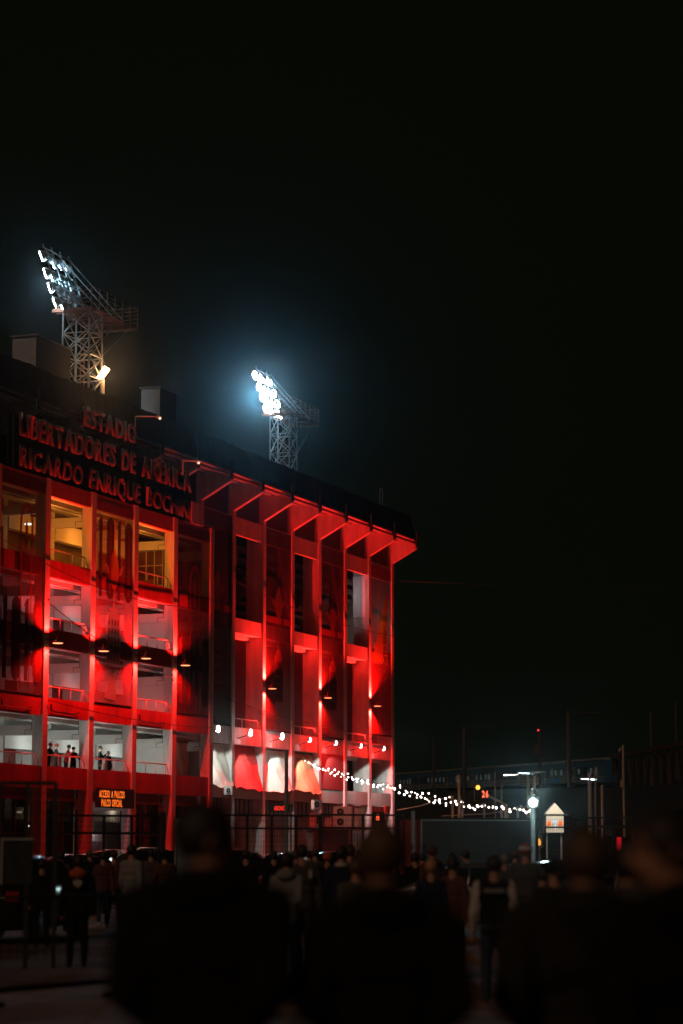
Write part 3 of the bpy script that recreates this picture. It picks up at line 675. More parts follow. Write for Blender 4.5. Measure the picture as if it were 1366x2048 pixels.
ac_unit(631, 1655, 139, .62, .8, .4, 1, 'small grey air conditioner left of the tall one on the kiosk', math.radians(60))
ac_unit(652, 1655, 139, .3, .55, .4, 0, 'small cream box beside the tall air conditioner', math.radians(8))
for k, (x, lb_) in enumerate(((716, 'first condenser seen end on, right of the tall air conditioner'), (724, 'second condenser seen end on, right of the tall air conditioner'))): ac_unit(x, 1655, 141, .2, 1.1, .6, 0, lb_, math.radians(20))
t = ac_unit(452, 1590, 146, .42, .55, .3, 1, 'white air conditioner hung under the first white drape', math.radians(30))
MB().box(-.05, .6, .1, .16, -.05, -.01).build('bracket', IRON, t)
ac_unit(628, 1619, 150, .55, .6, .35, 1, 'small white air conditioner above the kiosk on the ground floor wall', math.radians(30))

# ================================================================== STRING LIGHTS
BULBS = []
for q_, e_2 in enumerate((9, 5, 14)):
    bmq = MB().ball((0, 0, 0), (.046, .042, .052)[q_], 8, 5).mesh('bulb', True); bmq.materials.append(emit('bulb_glow_%d' % q_, ((1, .86, .76), (1, .78, .62), (1, .92, .9))[q_], e_2)); BULBS.append(bmq)
def strand(nodes, step, label):
    P = [at(*n) for n in nodes]; t = empty('string_light', P[0], 0, label, 'string lights', 'strands of white bulbs from the stand to the plaza'); path = []
    for a, b in zip(P, P[1:]):
        L = (b - a).length; n = max(3, int(L / .5))
        for i in range(n):
            u = i / n; q = a.lerp(b, u); q.z -= 4 * u * (1 - u) * L * .035; path.append(q - P[0])
    path.append(P[-1] - P[0]); MB().path(path, .012, 4).build('cable', IRON, t); acc = 0
    for a, b in zip(path, path[1:]):
        d = (b - a).length; acc += d
        if acc >= step:
            acc = 0; o = link('bulb', random.choice(BULBS), None, t); o.location = b + Vector((random.uniform(-.05, .05), random.uniform(-.05, .05), -.08 + random.uniform(-.1, .05)))
strand([(602, 1512, 157), (690, 1541, 148), (800, 1571, 138), (858, 1584, 133), (924, 1602, 127), (968, 1606, 123), (1003, 1609, 121), (1035, 1613, 119), (1068, 1614, 116)], .80, 'uppermost strand of white bulbs running from the orange drape to the lamp post')
strand([(606, 1516, 156), (668, 1534, 150), (735, 1559, 143), (800, 1568, 138), (830, 1584, 136), (900, 1592, 129), (924, 1602, 127), (968, 1606, 124), (1003, 1609, 122)], .95, 'middle strand of white bulbs crossing the upper one')
strand([(620, 1518, 155), (720, 1556, 146), (772, 1564, 141), (850, 1591, 134), (924, 1604, 128), (968, 1608, 124), (1003, 1611, 122), (1035, 1614, 119), (1068, 1614, 116)], .82, 'lowest strand of white bulbs with the deepest loops')

# ================================================================== POLES, STREET LAMPS, TRAFFIC LIGHT
CREAM = mat('cream_pole', (.42, .34, .22), .7, 0, .2, 3); GREYP = mat('grey_pole', (.28, .29, .29), .6, .2, .2, 3)
def pole(x, y0, Y, r, label, m=GREYP, name='pole', cat='pole', group='thin poles along the plaza', n=8):
    b = at(x, y0, Y); o = MB().tube((0, 0, 0), (0, 0, b.z), r, n, r * .85).tube((0, 0, 0), (0, 0, .25), r * 1.6, n).build(name, m); o.location = (b.x, b.y, 0); return tag(o, label, cat, group)
pole(905, 1591, 126, .08, 'short cream pole left of the tall cream pole', CREAM); pole(918, 1549, 127, .09, 'tall cream pole carrying the string lights', CREAM); pole(924.5, 1603, 125, .06, 'thin grey pole just right of the tall cream pole')
pole(968, 1606, 122, .07, 'thin grey pole under the traffic light'); pole(1003, 1610, 121, .07, 'thin grey pole right of the traffic light arm'); pole(1015, 1612, 124, .05, 'thin orange lit pole at the end of the traffic light arm', CREAM); pole(1035, 1613, 118, .06, 'thin grey pole nearest the bright lamp')
pole(826, 1622, 76, .075, 'stout grey fence post left of the dark cloth panel'); pole(573, 1500, 96, .085, 'tall grey pole in front of the second white drape'); pole(582, 1612, 98, .045, 'short thin pole right of the tall grey pole')
pole(990, 1545, 150, .05, 'hair thin pole behind the string lights'); pole(1190, 1535, 140, .05, 'thin dark pole right of the stout white post'); pole(1204, 1570, 136, .09, 'pale pole left of the camera pole', CREAM)
tp = pole(327, 1625, 70, .07, 'dark stake before the portico entrance', IRON)
def street_lamp(x, ytop, yhead, Y, dx, label, col, pw, lit, r=.08, m=CREAM, e=6, sz=1):
    b = at(x, ytop, Y); hd = at(x + dx, yhead, Y); t = empty('street_lamp', (b.x, b.y, 0), 0, label, 'street lamp', 'street lamps by the railway')
    MB().tube((0, 0, 0), (0, 0, b.z), r * 1.2, 8, r).build('post', m, t)
    hx, hz_ = hd.x - b.x, hd.z; MB().tube((0, 0, b.z - .1), (hx * .5, 0, (b.z + hz_) / 2), .04).build('arm', m, t); s_ = 1 if dx > 0 else -1
    hm_ = MB().add([(hx - s_ * .55 * sz, -.14, hz_ + .0), (hx + s_ * .35 * sz, -.12, hz_ + .12), (hx + s_ * .35 * sz, .12, hz_ + .12), (hx - s_ * .55 * sz, .14, hz_), (hx - s_ * .5 * sz, -.1, hz_ + .14), (hx + s_ * .3 * sz, -.08, hz_ + .2), (hx + s_ * .3 * sz, .08, hz_ + .2), (hx - s_ * .5 * sz, .1, hz_ + .14)], [(0, 1, 2, 3), (4, 7, 6, 5), (0, 4, 5, 1), (1, 5, 6, 2), (2, 6, 7, 3), (3, 7, 4, 0)]).build('head', GREYP, t)
    if lit:
        MB().add([(hx - s_ * .5 * sz, -.145, hz_ - .03), (hx + s_ * .3 * sz, -.13, hz_ + .08), (hx + s_ * .3 * sz, -.12, hz_ - .03 + .14), (hx - s_ * .5 * sz, -.13, hz_ + .09)], [(0, 1, 2, 3)]).build('lens', emit('street_lens_' + label[:6], col, e), t)
        lamp('SPOT', t, (hx, .2, hz_ - .3), pw, col, (.1, 1, -.35), 140, .6, .15)
    return t
street_lamp(1056, 1552, 1548, 250, -9, 'cold lit street lamp on the thin post left of the double post', (.7, .9, 1), 600, True, r=.15, e=6, sz=1.9)
street_lamp(1069, 1552, 1549, 134, 9, 'unlit street lamp on the cream post right of the lit one', (1, 1, 1), 0, False)
street_lamp(1003, 1568, 1551, 300, 22, 'warm lit street lamp before the train', (1, .85, .68), 600, True, r=.1, e=9, sz=2.2)
street_lamp(1179, 1546, 1560, 220, -6, 'white lit street lamp on a stout white post', (.7, .9, 1), 600, True, r=.17, m=mat('white_post', (.5, .5, .5), .6), e=8, sz=1.7)
# glaring flood lamp on the fence post
p = at(1066, 1605, 73); t = empty('flood_lamp', p, 0, 'glaring white flood lamp at the end of the string lights', 'lamp')
MB().tube((0, .1, -p.z), (0, .1, .25), .07, 8).build('post', GREYP, t); MB().box(-.17, .17, -.02, .08, -.16, .16).build('housing', BLACKP, t)
MB().lathe([(.10, -.026), (.12, -.05), (.07, -.07)], 16, (0, 0, 0), 'y').build('lens', emit('plaza_lens', (.85, 1, .97), 60), t)
lamp('SPOT', t, (0, -.25, .0), 420, (.55, .95, .95), (-.12, -1, .1), 44, .8, .15); lamp('POINT', t, (0, -.9, .0), 60, (.62, .95, .95), rad=.15)
# traffic light
p = at(956, 1602, 116); t = empty('traffic_light', p, 0, 'traffic light showing amber with a red countdown 26 beside it', 'traffic light')
MB().box(-.16, .16, 0, .2, 0, .78).build('housing', mat('ochre_case', (.35, .2, .06), .6), t); MB().box(-.15, .15, -.01, .0, .02, .76).build('backplate', BLACKP, t)
for k, m_ in enumerate((mat('dead_lens_g', (.03, .05, .03), .3), mat('dead_lens_a', (.05, .03, .02), .3), emit('amber_lens', (1, .42, .06), 2.2))):
    MB().lathe([(.10, -.012), (.11, -.04), (.05, -.06)], 14, (0, 0, .14 + .25 * k), 'y').build('lens', m_, t); MB().lathe([(.125, -.01), (.13, -.12), (.115, -.12)], 14, (0, 0, .14 + .25 * k), 'y', False).build('visor', BLACKP, t)
MB().box(.17, .52, .0, .12, .12, .55).build('countdown_case', BLACKP, t); write('26', t, .19, .5, .18, .32, emit('countdown_red', (1, .12, .05), 2.0), y=-.02, bold=.03, name='digit')
e = at(1012, 1609, 124) - p; MB().tube((.4, .1, .3), e, .05, 6, .06).build('mast_arm', CREAM, t); MB().tube(e, (e.x, e.y, -p.z), .07).build('post', CREAM, t)
for pts, lb_ in (([(795, 1620, 150), (840, 1612, 140), (885, 1598, 132)], 'slack cable rising from the last pier to the tall cream pole'), ([(884, 1632, 120), (980, 1627, 118), (1066, 1612, 114)], 'slack pale cable behind the dark cloth panel'), ([(800, 1162, 168), (1100, 1175, 150), (1366, 1180, 140)], 'faint overhead cable leaving the top of the stand')):
    P = [at(*a) for a in pts]; o = MB().path([v - P[0] for v in P], .03 if 'faint' not in lb_ else .011, 5).build('cable', CREAM if 'faint' not in lb_ else mat('old_cable', (.03, .03, .03), .9)); o.location = P[0]; tag(o, lb_, 'cable', 'overhead cables')

# ================================================================== RAILWAY
TB = mat('train_blue', (.035, .10, .17), .35, 0, .15, 1); TW = mat('train_white', (.24, .26, .26), .4, 0, .15, 1)
TA, TZ = at(720, 1585, 505), at(1230, 1564, 328); TL = TZ - TA; nC = 6
tilt = math.asin(TL.z / TL.length); tyaw = math.atan2(TL.y, TL.x)
WINL = emit('train_window', (.62, .66, .58), .05)
for k in range(nC):
    a = TA + TL * (k / nC); L = TL.length / nC - .5
    t = empty('train_car', a, 0, ['rear most dim blue and white train car behind the last pier', 'second dim train car, behind the start of the string lights', 'third dim train car, behind the traffic light', 'fourth dim train car, behind the street lamps', 'fifth dim train car, left of the stout white post', 'foremost train car ending at the truss bridge'][k], 'train car', 'cars of the passing train'); t.rotation_euler = (0, -tilt, tyaw)
    # side towards the camera is local -y or +y
    sd = -1 if (Matrix.Rotation(tyaw, 3, 'Z') @ Vector((0, -1, 0))).y < 0 else 1
    MB().prism([(-1.4, .0), (-1.45, 2.2), (-1.2, 2.95), (0, 3.2), (1.2, 2.95), (1.45, 2.2), (1.4, 0)], 'x', 0, L).build('body', TB, t)
    MB().box(-.02, L + .02, -1.1, 1.1, 3.08, 3.3).build('roof', mat('train_roof', (.3, .3, .28), .6), t)
    for z in (.15, .62): MB().box(0, L, sd * 1.45 - .02, sd * 1.45 + .02, z, z + .22).build('stripe', TW, t)
    for q in range(3):
        x = L * (.12 + .38 * q); d_ = MB().box(x - .7, x + .7, sd * 1.46 - .03, sd * 1.46 + .03, .1, 2.25).build('door', TW, t)
        for s_ in (-.36, .36): MB().box(x + s_ - .2, x + s_ + .2, sd * 1.5 - .012, sd * 1.5 + .012, 1.1, 2.0).build('pane', WINL if (q + k) % 2 else BLACKP, d_)
    for q in range(9):
        x = L * (.04 + .92 * (q + .5) / 9)
        if min(abs(x - L * (.12 + .38 * r)) for r in range(3)) < 1.6: continue
        w_ = MB().box(x - .6, x + .6, sd * 1.47 - .02, sd * 1.47 + .02, 1.1, 2.05).build('window', BLACKP, t); MB().box(x - .48, x + .48, sd * 1.5 - .01, sd * 1.5 + .01, 1.2, 1.95).build('pane', WINL if random.random() < .75 else BLACKP, w_)
    if k == 5: MB().box(L * .1, L * .27, sd * 1.49 - .01, sd * 1.49 + .01, .1, .85).build('graffiti', mat('graffiti_blue', (.04, .25, .9), .5, 0, .5, 6), t)
    for q in (.18, .82): MB().box(L * q - 1.4, L * q + 1.4, -1.1, 1.1, -.55, -.02).build('bogie', IRON, t)
BR = mat('bridge_steel', (.055, .033, .02), .7, .2, .3, 2)
A_, Z_ = at(1222, 1588, 330), at(1420, 1572, 262); bt = empty('truss_bridge', A_, 0, 'dark brown steel truss railway bridge at the right edge', 'bridge'); Lb = Z_ - A_; out = Vector((Lb.y, -Lb.x, 0)).normalized()
hT = 5.0
for sgn in (0, -6):
    o_ = out * sgn
    MB().tube(o_, Lb + o_, .32, 4).build('lower_chord', BR, bt); MB().tube(o_ + Vector((0, 0, hT)), Lb + o_ + Vector((0, 0, hT)), .42, 4).build('upper_chord', BR, bt); n = 12
    for i in range(n):
        a, b, c = Lb * (i / n) + o_, Lb * ((i + .5) / n) + o_ + Vector((0, 0, hT)), Lb * ((i + 1) / n) + o_
        MB().tube(a, b, .17, 4).build('diagonal', BR, bt); MB().tube(b, c, .17, 4).build('diagonal', BR, bt)
MB().add([Lb * 0 + Vector((0, 0, -.3)), Lb + Vector((0, 0, -.3)), Lb - out * 6 + Vector((0, 0, -.3)), -out * 6 + Vector((0, 0, -.3)), Vector((0, 0, -1.4)), Lb + Vector((0, 0, -1.4)), Lb - out * 6 + Vector((0, 0, -1.4)), -out * 6 + Vector((0, 0, -1.4))], [(0, 1, 2, 3), (4, 5, 6, 7), (0, 1, 5, 4), (2, 3, 7, 6)]).build('deck', BR, bt)
for u in (.0, .5, 1): q = Lb * u - out * 3; MB().box(q.x - 1.2, q.x + 1.2, q.y - 2.5, q.y + 2.5, -A_.z, q.z - 1.4).build('abutment', mat('abutment', (.07, .055, .04), .9), bt)
MAST = mat('catenary_mast', (.07, .045, .03), .8, 0, .3, 2)
for x, y0, Y, r, w_, lb_ in ((867, 1475, 430, .45, 0, 'faint catenary mast nearest the stand'), (928, 1452, 372, .55, 4, 'thick catenary mast behind the tall cream pole'), (1079, 1462, 350, .4, 0, 'signal mast with a small red light and a box'), (1136, 1422, 330, .6, 5, 'thick tall catenary mast left of the stout white post'), (1302, 1425, 320, .45, 0, 'faint catenary mast over the truss bridge'), (1352, 1405, 300, .45, 0, 'faint catenary mast at the right edge')):
    b = at(x, y0, Y); t = empty('catenary_mast', (b.x, b.y, 0), 0, lb_, 'mast', 'masts along the railway'); MB().tube((0, 0, 0), (0, 0, b.z), r * .65, 8, r * .5).build('post', MAST, t)
    if w_: MB().tube((0, 0, b.z - .4), (w_, 0, b.z - .2), .08).build('cantilever', MAST, t); MB().tube((0, 0, b.z - 4), (w_, 0, b.z - 3.4), .06).build('cantilever', MAST, t)
    if 'red light' in lb_:
        MB().ball((-.2, -.5, b.z + .1), .13).build('red_lens', emit('signal_red', (1, .03, .03), 2.5), t); MB().box(-.9, .2, -.6, -.1, b.z - 3.4, b.z - 2).build('box', MAST, t)
# camera pole
b = at(1246, 1490, 118); t = empty('camera_pole', (b.x, b.y, 0), 0, 'thin pole with a dome camera and a small box', 'pole')
MB().tube((0, 0, 0), (0, 0, b.z), .07, 8, .05).build('post', CREAM, t); MB().tube((0, 0, b.z - .2), (-.14, 0, b.z - .14), .025).build('arm', CREAM, t); MB().ball((-.16, 0, b.z - .26), .085).build('camera_dome', GREYP, t); MB().box(-.17, .02, -.1, .0, b.z - 2.05, b.z - 1.7).build('box', CREAM, t)

# ================================================================== HOUSE SHAPED SIGN, KIOSK, FENCES
p = at(1091, 1665, 108); t = empty('house_sign', p, math.radians(4), 'pale house shaped sign with two orange flame marks and a white figure', 'sign')
PAL = mat('pale_sign', (.62, .58, .50), .7, 0, .1, 2)
MB().prism([(0, 0), (.82, 0), (.82, .86), (.44, 1.30), (0.02, .86)], 'y', 0, .5).build('box', PAL, t)
SO = emit('flame_orange', (1, .17, .03), 1.1)
for x in (.06, .58):
    MB().prism([(x, .30), (x + .17, .30), (x + .19, .42), (x + .15, .52), (x + .12, .46), (x + .10, .55), (x + .06, .47), (x + .03, .53), (x + .01, .44)], 'y', -.02, -.004).build('flame_mark', SO, t)
MB().box(.30, .52, -.02, -.004, .42, .55).build('white_mark', emit('sign_white', (.8, .95, 1), .9), t); MB().prism([(.40, .14), (.47, .14), (.48, .38), (.42, .40), (.38, .36), (.43, .32)], 'y', -.02, -.004).build('white_figure', emit('sign_white', (.8, .95, 1), .9), t)
for x in (.08, .74): MB().tube((x, .25, -p.z), (x, .25, 0), .05).build('leg', GREYP, t)
lamp('SPOT', t, (.4, -2.2, 2.2), 420, (1, .9, .75), (0, 2, -1.6), 60, .6)
p = at(1213, 1695, 90); t = empty('food_kiosk', (p.x, p.y, 0), 0, 'dim street kiosk with a lit orange and white board and a red side', 'kiosk')
MB().box(-.1, 1.6, .3, 1.8, 0, 2.2).build('body', mat('kiosk_dark', (.04, .03, .03), .8), t)
for x0, x1, m_ in ((.0, .22, PAL), (.23, .36, mat('board_orange', (.6, .22, .05), .6)), (.37, .62, mat('board_red', (.4, .08, .06), .6))): MB().box(x0, x1, .2, .28, 2.25, 2.48).build('board', m_, t)
MB().box(.42, .58, .22, .28, 1.75, 2.2).build('red_side', emit('kiosk_red', (1, .01, .02), .45), t); MB().box(-.2, 1.8, -.3, 1.9, 2.55, 2.62).build('awning', BLACKP, t); lamp('SPOT', t, (.3, -.7, 3.3), 9, (1, .8, .6), (0, 1, -1), 60, .6)
MESHW = IRON
def fence(x0, y0, Y0, x1, y1, Y1, label, wires=24, rails=(1.0, .86), cloth=None, posts=2):
    """framed mesh fence panel standing on the ground, its top given by two points"""
    a, b = at(x0, y0, Y0), at(x1, y1, Y1); g0 = Vector((a.x, a.y, 0)); L = Vector((b.x - a.x, b.y - a.y, 0)); ln = L.length; h = (a.z + b.z) / 2
    t = empty('fence_panel', g0, math.atan2(L.y, L.x), label, 'fence', 'mesh fence panels across the plaza')
    for i in range(posts): x = ln * i / (posts - 1); MB().box(x - .03, x + .03, -.03, .03, 0, h).build('post', IRON, t)
    for r in rails: MB().box(0, ln, -.025, .025, h * r - .03, h * r + .03).build('rail', IRON, t)
    m = MB()
    for i in range(1, wires): m.tube((ln * i / wires, 0, .1), (ln * i / wires, 0, h), .0045, 3)
    for i in range(1, 18): m.tube((0, 0, h * i / 18), (ln, 0, h * i / 18), .0045, 3)
    o = m.build('wire_mesh', IRON, t); o['kind'] = 'stuff'
    if cloth:
        c0, c1, z0, z1, mm = cloth
        MB().grid(lambda u, v: (ln * (c0 + (c1 - c0) * u), -.06 + .02 * math.sin(u * 9 + v * 4), h * (z0 + (z1 - z0) * v)), 12, 6).build('cloth', mm, t, True)
        MB().box(ln * c0, ln * c1, -.085, -.075, h * z1 - .03, h * z1).box(ln * c0, ln * c0 + .03, -.085, -.075, h * z0, h * z1 - .031).build('cloth_edge', mat('pale_hem', (.35, .38, .4), .7), t)
    return t
DC = mat('dark_shade_cloth', (.05, .056, .054), .9, 0, .2, 1); BC = mat('bluish_sheet', (.16, .20, .22), .8, 0, .2, 1)
fence(0, 1566, 36, 112, 1566, 36, 'tall near fence gate with a pale sheet at the left edge', 14, (1.0,), (.05, .62, .45, .70, mat('pale_sheet', (.022, .026, .026), .8)), 3)
fence(95, 1631, 66, 318, 1632, 68, 'mesh fence before the parked cars at the portico', 40, (1.0, .82), None, 5)
fence(350, 1638, 62, 398, 1638, 62, 'bluish sheeted fence panel behind the left foreground figure', 10, (1.0,), (0, 1, .3, 1, BC))
fence(445, 1632, 72, 640, 1630, 74, 'mesh fence before the kiosk', 36, (1.0, .86), None, 5)
fence(642, 1630, 74, 808, 1630, 75, 'mesh fence at the foot of the last piers', 30, (1.0, .86), None, 3)
fence(836, 1636, 76, 1074, 1640, 77, 'wide fence panel covered with dark cloth', 8, (1.0,), (.02, .99, .2, .99, DC))
fence(1090, 1630, 80, 1142, 1630, 80, 'narrow mesh panel before the house shaped sign', 14, (1.0, .86), None, 2)
fence(1150, 1634, 82, 1265, 1637, 80, 'low dark fence right of the house shaped sign', 20, (1.0, .9), None, 4)
o = MB().box(0, 3.2, 0, .12, 0, 3.2).build('red_hoarding', mat('hoarding_red', (.3, .05, .03), .7, 0, .3, 2)); b = at(800, 1622, 118); o.location = (b.x, b.y, 0); tag(o, 'dull red hoarding seen through the fence right of the last pier', 'hoarding')
p = at(680, 1662, 0.1)
sd_ = at(1092, 1690, 84); t = empty('small_sign', (sd_.x, sd_.y, 0), 0, 'small lit amber mark on a post before the house shaped sign', 'sign')
t.location.x = at(1078, 1690, 84).x; MB().tube((0, 0, 0), (0, 0, 2.35), .05).build('post', GREYP, t); MB().box(-.15, .12, -.06, -.02, 1.8, 2.25).build('plate', GREYP, t); MB().prism([(-.05, 1.88), (.05, 1.9), (.06, 2.02), (0, 2.15), (-.06, 2.0)], 'y', -.08, -.064).build('amber_mark', emit('amber_mark', (1, .4, .05), 1.2), t)

# ================================================================== CROWD BARRIER
def barrier(x0, x1, Y0, Y1, label):
    a = Vector(((x0 - 683) / FPX * Y0, Y0, 0)); b = Vector(((x1 - 683) / FPX * Y1, Y1, 0)); L = b - a; ln = L.length
    t = empty('crowd_barrier', a, math.atan2(L.y, L.x), label, 'barrier'); 
    MB().tube((0, 0, 1.18), (ln, 0, 1.18), .022, 8).build('top_rail', IRON, t, True); MB().tube((0, 0, .18), (ln, 0, .18), .03, 8).build('bottom_rail', IRON, t, True)
    for x in (.30, ln - .02): MB().tube((x, 0, 0), (x, 0, 1.18), .03, 8).build('post', IRON, t, True); MB().box(x - .28, x + .28, -.04, .04, .003, .05).build('foot', IRON, t)
    n = int(ln / .05)
    for i in range(1, n): MB().tube((ln * i / n, 0, .18), (ln * i / n, 0, .72), .007, 5).build('bar', IRON, t)
    MB().tube((0, 0, .72), (ln, 0, .72), .014, 6).build('middle_rail', IRON, t)
barrier(-45, 245, 26.6, 29.2, 'dark steel crowd barrier standing at the lower left')

# ================================================================== CARS
CARG = mat('car_glass', (.008, .009, .010), .05, 0, .1, 1, spec=.8)
def car(x, Y, yaw, paint, label, lights=None, tall=1.0, L=4.4):
    """lofted saloon body with separate windows, wheels and lamps; x = picture column, front towards local +x"""
    t = empty('parked_car', ((x - 683) / FPX * Y * 1.0, Y, 0), yaw, label, 'car', 'cars parked before the stadium')
    st_ = [(-.5, .55, .62, .62, .70), (-.49, .32, .86, .86, .78), (-.44, .24, .95, .97, .84), (-.36, .22, .97, 1.06, .87), (-.27, .2, .98, 1.36, .88), (-.14, .2, .98, 1.46, .88), (.02, .2, .97, 1.46, .88), (.13, .2, .96, 1.32, .88), (.24, .2, .95, 1.0, .88), (.36, .22, .88, .90, .86), (.45, .24, .78, .79, .82), (.49, .32, .68, .68, .74), (.5, .45, .6, .6, .66)]
    m = MB(); n = 0; ring = []
    for u, zb, zs, zt, hw in st_:
        X = u * L; zs *= tall; zt *= tall; cab = max(0, zt - zs); tw = hw - .22 * min(1, cab / .4)
        pts = [(-hw * .92, zb), (-hw, zb + .18), (-hw, (zb + zs) / 2), (-hw * .97, zs), (-tw, zs + cab * .86), (-tw * .8, zt), (0, zt + .02), (tw * .8, zt), (tw, zs + cab * .86), (hw * .97, zs), (hw, (zb + zs) / 2), (hw, zb + .18), (hw * .92, zb)]
        ring.append([(X, y, z) for y, z in pts])
    k = len(ring[0]); m.v = [q for r in ring for q in r]
    for i in range(len(ring) - 1):
        for j in range(k): m.f.append((i * k + j, i * k + (j + 1) % k, (i + 1) * k + (j + 1) % k, (i + 1) * k + j))
    m.f += [tuple(range(k - 1, -1, -1)), tuple(range((len(ring) - 1) * k, len(ring) * k))]
    b = m.build('body', paint, t, True); md = b.modifiers.new('sub', 'SUBSURF'); md.levels = 1; md.render_levels = 1
    for sy in (-1, 1):
        for x0, x1, x2, x3 in ((-.27, -.25, -.06, -.06), (-.045, -.045, .11, .2)):
            z0, z1 = .99 * tall, 1.36 * tall
            MB().add([(x0 * L, sy * .895, z0), (x3 * L, sy * .895, z0), (x2 * L, sy * .745, z1), (x1 * L, sy * .745, z1)], [(0, 1, 2, 3)]).build('side_window', CARG, t)
        MB().box(.13 * L, .17 * L, sy * .95 - .06, sy * .95 + .06, .98 * tall, 1.08 * tall).build('mirror', paint, t)
        for xx in (-.31, .31):
            w = MB().lathe([(.20, sy * .72), (.31, sy * .72), (.32, sy * .78), (.31, sy * .90), (.22, sy * .91)], 18, (xx * L, 0, .32), 'y').build('wheel', BLACKP, t, True)
            MB().lathe([(.2, sy * .905), (.06, sy * .925)], 12, (xx * L, 0, .32), 'y').build('rim', GALV, w)
        MB().box(-.498 * L, -.47 * L, sy * .62 - .13, sy * .62 + .13, .70 * tall, .86 * tall).build('tail_lamp', mat('tail_lens', (.35, .01, .01), .2) if not lights == 'rear' else emit('tail_glow', (1, .02, .02), 1.5), t)
        MB().box(.462 * L, .492 * L, sy * .6 - .15, sy * .6 + .15, .62 * tall, .74 * tall).build('headlamp', mat('head_lens', (.5, .5, .5), .1) if lights != 'front' else emit('head_glow', (1, .95, .85), 12), t)
    MB().add([(-.385 * L, -.66, 1.03 * tall), (-.385 * L, .66, 1.03 * tall), (-.285 * L, .58, 1.37 * tall), (-.285 * L, -.58, 1.37 * tall)], [(0, 1, 2, 3)]).build('rear_window', CARG, t)
    MB().add([(.255 * L, -.70, 1.01 * tall), (.255 * L, .70, 1.01 * tall), (.135 * L, .62, 1.37 * tall), (.135 * L, -.62, 1.37 * tall)], [(0, 1, 2, 3)]).build('windscreen', CARG, t)
    MB().box(-.503 * L, -.496 * L, -.26, .26, .48, .6).build('number_plate', PAL, t)
    return t
BLK = mat('car_black', (.012, .012, .013), .15, .2, .05); SIL = mat('car_silver', (.14, .14, .145), .25, .5, .05); DRD = mat('car_maroon', (.05, .012, .012), .15, .3, .05); GRY = mat('car_grey', (.07, .07, .075), .2, .4, .05)
R_ = math.radians
car(40, 47, R_(80), BLK, 'black car at the left edge behind the fence gate', tall=1.12); car(172, 80, R_(20), DRD, 'dark red car with red glints before the portico entrance', tall=1.1); car(318, 84, R_(15), GRY, 'dark grey tall car before the third portico bay', tall=1.25); car(245, 95, R_(10), BLK, 'black car close to the portico piers', tall=1.2)
car(680, 68, R_(25), BLK, 'black car with a shiny roof below the air conditioners', tall=1.15); car(935, 50, R_(160), SIL, 'silver car behind the walking man', tall=1.0); car(562, 100, R_(-88), BLK, 'car with its headlamps shining below the red drape', lights='front', tall=1.1); car(1140, 66, R_(10), GRY, 'dark grey car below the house shaped sign')
car(480, 88, R_(10), BLK, 'black car behind the left foreground figure', tall=1.2)

# ================================================================== PEOPLE
SKIN = mat('skin', (.38, .20, .13), .6, 0, .1, 8); HAIRD = mat('dark_hair', (.02, .014, .010), .6, 0, .3, 20); HAIRB = mat('brown_hair', (.10, .06, .035), .6, 0, .3, 20); SHOEW = mat('white_shoe', (.55, .55, .55), .6); SHOEB = mat('black_shoe', (.02, .02, .02), .6)
def cloth(n, c): return mat('cloth_' + n, c, .9, 0, .25, 6, .3, spec=.15)
C_BLACK = cloth('black', (.010, .010, .008)); C_COAL = cloth('charcoal', (.07, .068, .062)); C_NAVY = cloth('navy', (.015, .02, .035)); C_BROWN = cloth('brown', (.10, .045, .03)); C_GREY = cloth('grey', (.22, .23, .23)); C_WHITE = cloth('white', (.5, .5, .49)); C_RED = cloth('red', (.40, .03, .025)); C_JEAN = cloth('jean', (.03, .045, .075)); C_OLIVE = cloth('olive', (.022, .021, .013)); C_ORED = cloth('orange_red', (.5, .10, .04))
def seg(a, b, r0, r1, n=10):
    """tapered capsule as vertices and faces"""
    m = MB(); m.tube(a, b, r0, n, r1); m.ball(a, r0, n, 6); m.ball(b, r1, n, 6); return m
